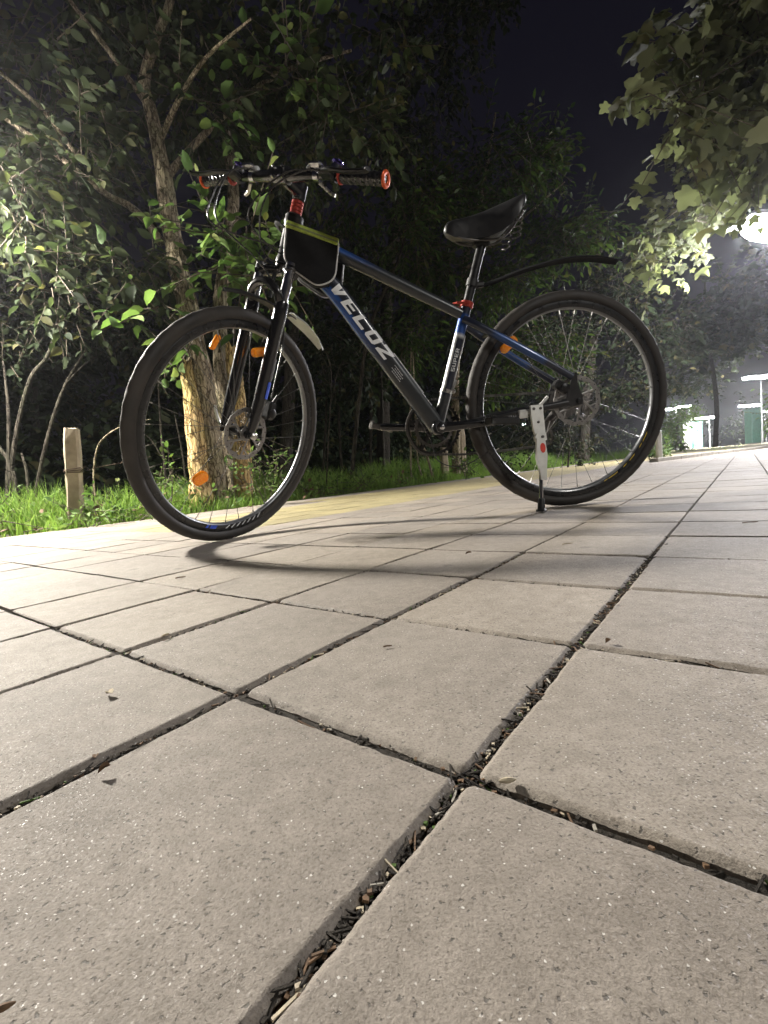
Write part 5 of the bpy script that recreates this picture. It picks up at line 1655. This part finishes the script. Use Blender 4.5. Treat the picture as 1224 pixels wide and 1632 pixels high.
# ---- wheels
spoke_me = None
def wheel(parent, C, fx, ly, uz, front):
    global spoke_me
    T = np.stack([fx, ly, uz], 1)
    def X(p): return C + np.asarray(p, float) @ T.T
    root = empty('wheel', (0, 0, 0), parent)
    # tyre
    ty = MB(); n, k = 264, 20
    V = []
    for i in range(n):
        th = 2 * np.pi * i / n
        for j in range(k):
            ph = 2 * np.pi * j / k
            r_, rr2 = .0178, .0185
            c = math.cos(ph)
            rad_ = rr2
            if c > .35:
                blk = ((i // 2) % 2 == 0) if c < .86 else ((i // 3 + (1 if math.sin(ph) > 0 else 0)) % 2 == 0)
                rad_ += .0004 if blk else -.0004
            if abs(c + .30) < .16: rad_ += .0009
            rr3 = .3338 + rad_ * c
            V.append((rr3 * math.cos(th), rad_ * .98 * math.sin(ph), rr3 * math.sin(th)))
    Fs = [(i * k + j, ((i + 1) % n) * k + j, ((i + 1) % n) * k + (j + 1) % k, i * k + (j + 1) % k) for i in range(n) for j in range(k)]
    ty.add(X(V), Fs); obj('tyre', ty, MAT['rubber'], root, 45)
    # rim
    rm = MB(); n = 120
    prof = [(.3175, -.0125, 0), (.3190, -.0118, 0), (.310, -.0128, 0), (.2985, -.0105, 0), (.2945, -.006, 1), (.2935, 0, 1), (.2945, .006, 1), (.2985, .0105, 0), (.310, .0128, 0), (.3190, .0118, 0), (.3175, .0125, 0)]
    V = [(p[0] * math.cos(2 * np.pi * i / n), p[1], p[0] * math.sin(2 * np.pi * i / n)) for i in range(n) for p in prof]
    K = len(prof)
    Fs = [(i * K + j, i * K + j + 1, ((i + 1) % n) * K + j + 1, ((i + 1) % n) * K + j) for i in range(n) for j in range(K - 1)]
    rm.add(X(V), Fs)
    for q in range(len(Fs)):
        if (q % (K - 1)) in (3, 4, 5, 6): rm.m[q] = 1
    rim = obj('rim', rm, [MAT['rim_black'], MAT['rim_inner']], root, 40)
    # printed marks on the rim side facing the camera
    def rim_mark(t0, t1, r0, r1, mat_, skew=0.0):
        mm = MB(); V = []; Fs = []; q = 5
        for i in range(q):
            t = t0 + (t1 - t0) * i / (q - 1)
            for rr4, sk in ((r0, 0), (r1, skew)):
                y = np.interp(rr4, [.2985, .310], [.0105, .0128]) + .0005
                V.append((rr4 * math.cos(t + sk), y, rr4 * math.sin(t + sk)))
        for i in range(q - 1): Fs.append((2 * i, 2 * i + 1, 2 * i + 3, 2 * i + 2))
        mm.add(X(V), Fs); obj('rim_print', mm, mat_, rim, 0)
    if front:
        t0 = -1.55
        for i in range(3): rim_mark(t0 + i * .05, t0 + .028 + i * .05 + (.02 if i == 0 else 0), .2995, .3095, MAT['print_blue'], .02)
        for i in range(7):
            a = -1.38 + i * .075
            rim_mark(a - 1.55 + 1.38 + .0, a - 1.55 + 1.38 + .018, .2995, .3095, MAT['print_white'], .05) if False else rim_mark(-1.72 - i * .07, -1.72 - i * .07 + .02, .2995, .3095, MAT['print_grey'], .05)
    else:
        for i, w in enumerate((.11, .05, .09, .05, .12, .04)):
            rim_mark(3.55 + i * .14, 3.55 + i * .14 + w, .3015, .3045, MAT['print_yellow'], .02)
    # hub
    hw = .050 if front else .0675
    hb_ = MB(); hb_.lathe(X((0, -hw, 0)), ly, [(0, .008), (.014, .011), (.018, .021), (.022, .021), (.026, .013), (2 * hw - .026, .013), (2 * hw - .022, .023), (2 * hw - .018, .023), (2 * hw - .014, .012), (2 * hw, .008)], 24, ref=fx)
    hb_.lathe(X((0, -hw - .012, 0)), ly, [(0, .004), (.001, .0075), (.007, .0075), (.008, .0045), (2 * hw + .016, .0045), (2 * hw + .017, .0085), (2 * hw + .023, .0085), (2 * hw + .024, .004)], 12, ref=fx)
    obj('hub', hb_, MAT['black_satin'], root)
    # spokes
    for i in range(32):
        th = 2 * np.pi * (i + .5) / 32
        side = 1 if i % 2 else -1
        cross = .95 if (i // 2) % 2 else -.95
        fl = hw - .020
        a = X((.0205 * math.cos(th + cross), side * fl, .0205 * math.sin(th + cross)))
        b = X((.2945 * math.cos(th), side * .002, .2945 * math.sin(th)))
        d = b - a; L = np.linalg.norm(d)
        if spoke_me is None:
            sm = MB(); sm.tube([(0, 0, 0), (0, 0, .95), (0, 0, .951), (0, 0, 1)], [.00085, .00085, .0019, .0019], 6, (1, 0, 0)); sm.m[12:] = [1] * (len(sm.m) - 12); spoke_me = sm.mesh('spoke', [MAT['steel_dark'], MAT['steel']], 40)
        o = link('spoke', spoke_me, root)
        z = d / L; x = unit(np.cross(z, ly)); y = np.cross(z, x)
        mm = Matrix.Identity(4)
        for r_ in range(3):
            mm[r_][0], mm[r_][1], mm[r_][2], mm[r_][3] = x[r_], y[r_], z[r_] * L, a[r_]
        o.matrix_local = mm
    # brake rotor with vents
    ro = MB(); n = 48; yo = hw - .009
    V = []
    for i in range(n):
        th = 2 * np.pi * i / n
        for r_ in (.0655 + .0022 * math.sin(th * 12), .0795 + .0012 * math.sin(th * 16)):
            for y in (yo - .0009, yo + .0009): V.append((r_ * math.cos(th), y, r_ * math.sin(th)))
    Fs = []
    for i in range(n):
        a, b = i * 4, ((i + 1) % n) * 4
        Fs += [(a + 1, a + 3, b + 3, b + 1), (a, b, b + 2, a + 2), (a, a + 1, b + 1, b), (a + 2, b + 2, b + 3, a + 3)]
    ro.add(X(V), Fs)
    for i in range(6):
        th = 2 * np.pi * i / 6
        p0, p1, p2 = (.020 * math.cos(th), yo, .020 * math.sin(th)), (.046 * math.cos(th + .45), yo, .046 * math.sin(th + .45)), (.067 * math.cos(th + .55), yo, .067 * math.sin(th + .55))
        ro.tube([X(p0), X(p1), X(p2)], .0009, 8, ly, rb=np.full(3, .0036))
        q0 = (.0655 * math.cos(th + .2), yo, .0655 * math.sin(th + .2))
        ro.tube([X(p1), X(q0)], .0009, 6, ly, rb=np.full(2, .0025))
    ro.lathe(X((0, yo - .0011, 0)), ly, [(0, .0215), (.0022, .0215)], 24, ref=fx)
    for i in range(28):
        th = 2 * np.pi * i / 28
        r_ = .0725 + .0032 * (1 if i % 2 else -1)
        ro.lathe(X((r_ * math.cos(th), yo + .00085, r_ * math.sin(th))), ly, [(0, .0019), (.0003, .0019)], 8, ref=fx, mi=1)
    obj('brake_disc', ro, [MAT['disc'], MAT['black_plastic']], root)
    return root, X


FC = Fk(.0458, 0, 0)
wf, XF = wheel(bike, FC, P2, L2, AX, True)
wf.name = 'wheel'
wr, XR = wheel(bike, RA, np.array([1.0, 0, 0]), YV, np.array([0, 0, 1.0]), False)


def reflector(parent, X, rad_, th, y, tilt, L=.062, wd=.026):
    """pill-shaped amber spoke reflector lying in the wheel's plane"""
    c = np.array([rad_ * math.cos(th), y, rad_ * math.sin(th)])
    u = np.array([math.cos(tilt), 0, math.sin(tilt)]); v = np.array([-math.sin(tilt), 0, math.cos(tilt)])
    ol = []
    for a in np.linspace(-np.pi / 2, np.pi / 2, 7): ol.append((L / 2 - wd / 2 + wd / 2 * math.cos(a) * .8, wd / 2 * math.sin(a)))
    for a in np.linspace(np.pi / 2, 1.5 * np.pi, 7): ol.append((-L / 2 + wd / 2 + wd / 2 * math.cos(a) * .8, wd / 2 * math.sin(a)))
    V = []
    for dy, k in ((-.006, .9), (-.004, 1.0), (.004, 1.0), (.0075, .86)):
        for a, b in ol: V.append(X(c + u * a * k + v * b * k + np.array([0, dy, 0])))
    n = len(ol); Fs = [tuple(range(n)), tuple(range(4 * n - 1, 3 * n - 1, -1))]
    for i in range(3):
        for j in range(n): Fs.append((i * n + j, (i + 1) * n + j, (i + 1) * n + (j + 1) % n, i * n + (j + 1) % n))
    m = MB(); m.add(V, Fs); obj('reflector', m, MAT['orange'], parent, 40)


reflector(wf, XF, .246, math.atan2(.246, -.01), .012, -.42)
reflector(wf, XF, .262, math.atan2(.228, .128), -.012, 1.9, .05, .013)
reflector(wf, XF, .186, math.atan2(-.154, .104), .012, -.62, .058, .036)
reflector(wr, XR, .282, math.atan2(.195, .204), .012, -.7, .07, .028)

# brakes
m = MB(); m.box(Fk(-.012, .055, .085), (.03, .034, .055), [P2, L2, AX], bev=.006); m.tube([Fk(-.01, .066, .11), Fk(-.02, .07, .135)], .005, 10); m.lathe(Fk(-.012, .036, .078), L2, [(0, .014), (.038, .014), (.04, .011)], 18)
obj('brake_caliper', m, MAT['black_satin'], bike)
m = MB(); m.box((.052, .055, .40), (.052, .034, .03), [unit([.8, 0, .5]), YV, unit([-.5, 0, .8])], bev=.006); m.lathe((.05, .04, .396), YV, [(0, .014), (.036, .014), (.038, .011)], 18)
obj('brake_caliper', m, MAT['black_satin'], bike)
m = MB(); m.lathe(Fk(.0458, .066, 0), L2, [(0, .007), (.008, .011), (.014, .011), (.018, .006)], 16); obj('axle_nut', m, MAT['steel'], bike)
m = MB(); m.tube(bez([Fk(.0458, -.064, .0), Fk(.052, -.078, .012), Fk(.07, -.084, .045), Fk(.074, -.084, .06)], 5), .004, 8, rb=np.full(16, .006)); obj('quick_release', m, MAT['steel'], bike)

# cranks, pedals, chainrings, chain, cassette, derailleur
def chain_ring(y, r_, teeth, mat_, name, arms=True):
    m = MB(); V = []; n = teeth * 4
    for i in range(n):
        th = 2 * np.pi * i / n
        ro_ = r_ + (.003 if i % 4 in (1, 2) else -.002)
        for rr2 in (r_ - .010, ro_):
            for dy in (-.0014, .0014): V.append((BB[0] + rr2 * math.cos(th), y + dy, BB[2] + rr2 * math.sin(th)))
    Fs = []
    for i in range(n):
        a, b = i * 4, ((i + 1) % n) * 4
        Fs += [(a, b, b + 2, a + 2), (a + 1, a + 3, b + 3, b + 1), (a, a + 1, b + 1, b), (a + 2, b + 2, b + 3, a + 3)]
    m.add(V, Fs)
    if arms:
        for i in range(5):
            th = 2 * np.pi * i / 5 + .3
            m.tube([BB + [.018 * math.cos(th), y, .018 * math.sin(th)], BB + [(r_ - .008) * math.cos(th), y, (r_ - .008) * math.sin(th)]], .0025, 8, YV, rb=np.array([.010, .007]))
    return obj(name, m, mat_, bike)


chain_ring(-.052, .092, 44, MAT['black_satin'], 'chainring'); chain_ring(-.045, .066, 32, MAT['steel_dark'], 'chainring', False)
for sg, ex in ((1, -.168), (-1, .168)):
    m = MB(); y0, y1 = sg * .066, sg * .078
    a = BB + [0, y0, 0]; b = BB + [ex, y1, .004 if sg > 0 else .016]
    m.tube([a - (b - a) * .08, a, a * .5 + b * .5, b, b + (b - a) * .06], [.008, .0095, .008, .008, .006], 16, YV, rb=[.012, .0165, .0125, .013, .009])
    m.lathe(a + [0, -sg * .03, 0], YV * sg, [(0, .012), (.028, .017), (.038, .017), (.040, .010)], 20)
    crank = obj('crank_arm', m, MAT['black_gloss'], bike)
    m = MB(); m.lathe(a + [0, sg * .0103, 0], YV * sg, [(0, .008), (.003, .0078), (.0042, .004)], 16); obj('crank_bolt', m, MAT['chrome'], crank)
    pd = MB(); pc = b + [0, sg * .062, 0]
    tl = .25 if sg < 0 else .08
    u = np.array([math.cos(tl), 0, math.sin(tl)]); v = np.array([-math.sin(tl), 0, math.cos(tl)])
    pd.tube([b, pc + [0, sg * .044, 0]], [.007, .006], 12)
    for e in (-1, 1):
        pd.box(pc + u * .034 * e, (.010, .088, .024), [u, YV, v], bev=.003)
        pd.box(pc + YV * .044 * e, (.078, .008, .020), [u, YV, v], bev=.003)
        for q in range(-2, 3): pd.box(pc + u * (.034 * e) + YV * (q * .018) + v * .0145, (.008, .006, .005), [u, YV, v])
    pd.box(pc, (.022, .07, .022), [u, YV, v], bev=.004)
    ped = obj('pedal', pd, MAT['black_plastic'] if sg > 0 else MAT['steel_dark'], bike)
    for e in (-1, 1):
        m = MB(); m.box(pc + u * .0398 * e, (.003, .05, .014), [u, YV, v]); obj('pedal_reflector', m, MAT['steel_dark'], ped, 0)
cst = MB()
for i in range(7):
    r_ = .026 + i * .0045
    cst.lathe(RA + [0, -.058 + i * .0048, 0], YV, [(0, r_), (.002, r_)], 30)
obj('cassette', cst, MAT['steel_dark'], bike)
ch = MB()
def chain_seg(pts):
    P = bez(pts, 10); L = np.r_[0, np.cumsum(np.linalg.norm(np.diff(P, axis=0), axis=1))]
    for s in np.arange(.0063, L[-1], .0127):
        p = np.array([np.interp(s, L, P[:, k]) for k in range(3)]); q = np.array([np.interp(min(s + .002, L[-1]), L, P[:, k]) for k in range(3)])
        d = unit(q - p + 1e-9); u2 = np.cross(d, YV)
        ch.box(p, (.0115, .0062, .0075), [d, YV, u2])
RD = np.array([.03, -.062, .262])
chain_seg([BB + [.0, -.052, .0935], np.array([.25, -.051, .395]), RA + [.0, -.050, .034], RA + [-.034, -.05, -.002], RA + [-.01, -.05, -.036], RD + [.015, 0, .02]])
chain_seg([RD + [.015, 0, .02], RD + [.0, 0, -.02], RD + [.03, 0, -.05], BB + [-.15, -.052, -.10], BB + [-.04, -.052, -.094], BB + [.05, -.052, -.080], BB + [.092, -.052, 0], BB + [.06, -.052, .072], BB + [0, -.052, .0935]])
o = obj('chain', ch, MAT['steel_dark'], bike, 0); o['kind'] = 'stuff'
m = MB(); m.tube([RA + [0, -.072, -.012], RA + [.018, -.085, -.045], RD + [.012, -.008, .03]], [.010, .013, .010], 12)
for p in (RD + [.012, 0, .022], RD + [.03, 0, -.035]): m.lathe(p + [0, -.004, 0], YV, [(0, .017), (.007, .017)], 16)
for dy in (-.009, .009): m.tube([RD + [.012, dy, .03], RD + [.032, dy, -.042]], .0025, 8, YV, rb=np.full(2, .009))
obj('derailleur', m, MAT['steel_dark'], bike)
m = MB(); m.lathe(BB + ST_D * .118 - ST_D * .005, ST_D, [(0, .0185), (.012, .0185)], 20); m.box(BB + ST_D * .125 + [-.012, -.035, -.006], (.05, .03, .014), bev=.003); m.tube([BB + ST_D * .12 + [-.02, .004, 0], BB + ST_D * .14 + [-.03, 0, .012]], .005, 8); obj('front_derailleur', m, MAT['steel'], bike)
m = MB(); m.tube([BB + ST_D * t - ST_UP * .0185 + YV * .004 for t in (.02, .12, .2, .3)], .0016, 6); obj('cable', m, MAT['housing_white'], bike)

# mudguards
def guard(pts, wid, drop, nrm_fn, name, mat_, thick=.0025, parent=bike):
    """thin curved shell: pts along, wid half widths, drop of the side lips"""
    P = bez(pts, 5); n = len(P); W2 = np.interp(np.linspace(0, 1, n), np.linspace(0, 1, len(wid)), wid)
    lat, upf = nrm_fn
    m = MB(); V = []; K = 9
    for lay in (0, 1):
        for i in range(n):
            t = unit(P[min(i + 1, n - 1)] - P[max(i - 1, 0)]); u = unit(np.cross(t, lat)); u = u if u @ upf > 0 else -u
            for k in range(K):
                a = -1 + 2 * k / (K - 1)
                V.append(P[i] + lat * a * W2[i] - u * (drop * abs(a) ** 2.2 + thick * lay))
    Fs = []
    N = n * K
    for i in range(n - 1):
        for k in range(K - 1):
            a = i * K + k
            Fs.append((a, a + 1, a + K + 1, a + K)); Fs.append((N + a, N + a + K, N + a + K + 1, N + a + 1))
        for k in (0, K - 1):
            a = i * K + k; Fs.append((a, a + K, N + a + K, N + a))
    for i in (0, n - 1):
        for k in range(K - 1):
            a = i * K + k; Fs.append((a, N + a, N + a + 1, a + 1))
    m.add(V, Fs)
    return obj(name, m, mat_, parent, 50)


fm = guard([Fk(.190, 0, .372), Fk(.13, 0, .388), Fk(.06, 0, .396), Fk(-.02, 0, .394), Fk(-.07, 0, .390)], [.006, .014, .022, .026, .026], .008, (L2, AX), 'mudguard', MAT['black_plastic'])
guard([Fk(-.070, 0, .400), Fk(-.12, 0, .392), Fk(-.19, 0, .372), Fk(-.245, 0, .345)], [.024, .032, .025, .009], .010, (L2, AX), 'flap', MAT['flap'], parent=fm)
m = MB(); m.tube([Fk(.03, 0, .48), Fk(.03, 0, .409)], .006, 10); obj('stay', m, MAT['black_plastic'], fm)
rmg = guard([np.array([.300, 0, .735]), np.array([.24, 0, .748]), np.array([.15, 0, .775]), np.array([.02, 0, .800]), np.array([-.09, 0, .802]), np.array([-.18, 0, .787])], [.008, .014, .022, .026, .026, .018], .008, (YV, np.array([0, 0, 1.0])), 'mudguard', MAT['guard_black'])
m = MB(); m.lathe(SEAT_TOP + ST_D * .052, ST_D, [(0, .0185), (.022, .0185)], 18); m.box(np.array([.298, 0, .735]), (.05, .02, .016), bev=.004); obj('bracket', m, MAT['black_plastic'], rmg)

# kickstand clamped to the chain stay
YK = lambda z: .084 + (.346 - z) * .165
m = MB()
kst = [(-.020, 0), (.020, 0), (.021, -.03), (.018, -.075), (.012, -.098), (-.013, -.104), (-.020, -.085), (-.019, -.03)]
m.prism(kst, .012, (.150, YK(.346), .348), (1, 0, 0), unit(np.array([0, -.165, 1.0])))
m.prism([(-.014, .012), (.014, .012), (.022, 0), (.02, -.012), (.004, -.02), (-.016, -.012)], .016, (.146, YK(.247) + .004, .250), (1, 0, 0), unit(np.array([0, -.165, 1.0])))
stand = obj('kickstand', m, MAT['stand'], bike)
m = MB()
low = [(-.014, 0), (.013, .004), (.016, -.03), (.019, -.06), (.012, -.10), (.011, -.128), (-.007, -.130), (-.010, -.10), (-.017, -.055)]
m.prism(low, .012, (.152, YK(.242) + .010, .244), (1, 0, 0), unit(np.array([0, -.165, 1.0])))
obj('leg_plate', m, MAT['stand'], stand)
kd = unit(np.array([.085, .165, -1.0]))
k0 = np.array([.158, YK(.13) + .006, .128])
foot = np.array([.170, YK(.0) + .006, .0]); kd = unit(foot - k0)
kl = (k0[2] - .0205) / -kd[2]
m = MB(); m.tube([k0 - kd * .05, k0 + kd * (kl - .012)], .0062, 16); obj('leg_rod', m, MAT['chrome'], stand)
m = MB(); kf = k0 + kd * kl
m.tube([kf - kd * .040, kf - kd * .036, kf - kd * .008, kf - kd * .004 + [0, 0, -.001], kf + kd * .002], [.0085, .0105, .0115, .0165, .016], 16, (1, 0, 0)); obj('rubber_foot', m, MAT['black_plastic'], stand)
m = MB(); fcen = np.array([.148, YK(.218) + .0175, .216]); uu = np.array([1.0, 0, 0]); vv_ = unit(np.array([0, -.165, 1.0])); ww = np.cross(vv_, uu)
if ww[1] < 0: ww = -ww
m.add([fcen + uu * .0085 * math.cos(a) + vv_ * .0150 * math.sin(a) for a in np.linspace(0, 2 * np.pi, 24, endpoint=False)] + [fcen - ww * .002 + uu * .0095 * math.cos(a) + vv_ * .0165 * math.sin(a) for a in np.linspace(0, 2 * np.pi, 24, endpoint=False)],
      [tuple(range(24))] + [(i, (i + 1) % 24, 24 + (i + 1) % 24, 24 + i) for i in range(24)]); obj('badge', m, MAT['red_plain'], stand)
for bx, bz, rr2 in ((.139, .338, .0045), (.161, .338, .0045), (.150, .296, .004), (.144, .250, .0048), (.156, .128, .004)):
    m = MB(); m.lathe(np.array([bx, YK(bz) + (.006 if bz > .26 else .013), bz]), YV, [(0, rr2), (.0022, rr2), (.003, rr2 * .6)], 12); obj('bolt', m, MAT['steel_dark'], stand)
m = MB(); m.box((.165, .066, .330), (.075, .022, .016), bev=.003); m.box((.19, .08, .322), (.03, .006, .022), bev=.002); m.tube([(.135, .075, .345), (.105, .07, .372)], .005, 10); obj('clamp', m, MAT['stand'], stand)

# ------------------------------------------------------------------ the bag slung over the top tube
bag = tag(empty('frame_bag'), 'black double pouch with lime zip trim and grey piping slung over the top tube', 'bag')
bag.matrix_world = bm_
def roundpoly(P, rads, n=7):
    P = [np.array(p, float) for p in P]; out = []
    for i, p in enumerate(P):
        a, b = P[i - 1], P[(i + 1) % len(P)]
        r_ = rads[i]
        d1, d2 = unit(a - p), unit(b - p)
        A, B2 = p + d1 * r_, p + d2 * r_
        for t in np.linspace(0, 1, n): out.append((1 - t) ** 2 * A + 2 * t * (1 - t) * p + t * t * B2)
    return np.array(out)
def pouch(y0, y1, name, shift=(0, 0)):
    pl = roundpoly([(.862, .908), (.722, .853), (.742, .752), (.795, .738), (.884, .806)], [.008, .008, .028, .022, .036]) + shift
    c = pl.mean(0)
    m = MB(); V = []; ys = [(y0, .96), (y0 + (y1 - y0) * .12, 1.0), (y0 + (y1 - y0) * .85, 1.0), (y1, .955), (y1 + (y1 - y0) * .04, .6)]
    for y, k in ys:
        for q in pl: V.append((c[0] + (q[0] - c[0]) * k, y, c[1] + (q[1] - c[1]) * k))
    n = len(pl); Fs = [tuple(range(n)), tuple(range(5 * n - 1, 4 * n - 1, -1))]
    for i in range(4):
        for j in range(n): Fs.append((i * n + j, i * n + (j + 1) % n, (i + 1) * n + (j + 1) % n, (i + 1) * n + j))
    m.add(V, Fs)
    po = obj(name, m, MAT['bag'], bag, 14)
    # piping round the front panel except the top edge
    q = pl[7 + 6:] if True else pl
    q = np.vstack([pl[10:], pl[:2]])
    m = MB(); m.tube([(p[0] * 1.0, y1 - (y1 - y0) * .13, p[1]) for p in (c + (q - c) * 1.008)], .0026, 8, YV); obj('piping', m, MAT['piping'], po)
    return po
p1 = pouch(.026, .074, 'pouch'); pouch(-.026, -.074, 'pouch', (-.02, 0))
tA, tB = np.array([.862, 0, .912]), np.array([.720, 0, .856])
td_ = unit(tB - tA); tu = np.array([-td_[2], 0, td_[0]]); tu = tu if tu[2] > 0 else -tu
L = np.linalg.norm(tB - tA)
m = MB(); m.box((tA + tB) / 2 + YV * .054 + tu * -.006, (L, .050, .019), [td_, YV, tu], bev=.003); z_ = obj('zip_flap', m, MAT['lime'], bag)
m = MB(); m.box((tA + tB) / 2 + YV * .0795 + tu * -.007, (L * .98, .002, .004), [td_, YV, tu]); obj('zip', m, MAT['zip_grey'], z_, 0)
m = MB(); m.box((tA + tB) / 2 - YV * .052 + tu * -.004 + np.array([-.02, 0, 0]), (L, .046, .014), [td_, YV, tu], bev=.004); obj('zip_flap', m, MAT['lime'], bag)
m = MB(); m.box((tA + tB) / 2 + tu * -.012, (L * .9, .054, .005), [td_, YV, tu], bev=.002); obj('saddle_strap', m, MAT['bag'], bag)
m = MB(); m.tube(bez([(.86, .03, .905), (.885, .028, .925), (.893, 0, .93), (.885, -.028, .925), (.86, -.03, .905)], 4), .0025, 8, (0, 0, 1), rb=np.full(17, .010)); obj('strap', m, MAT['bag'], bag)
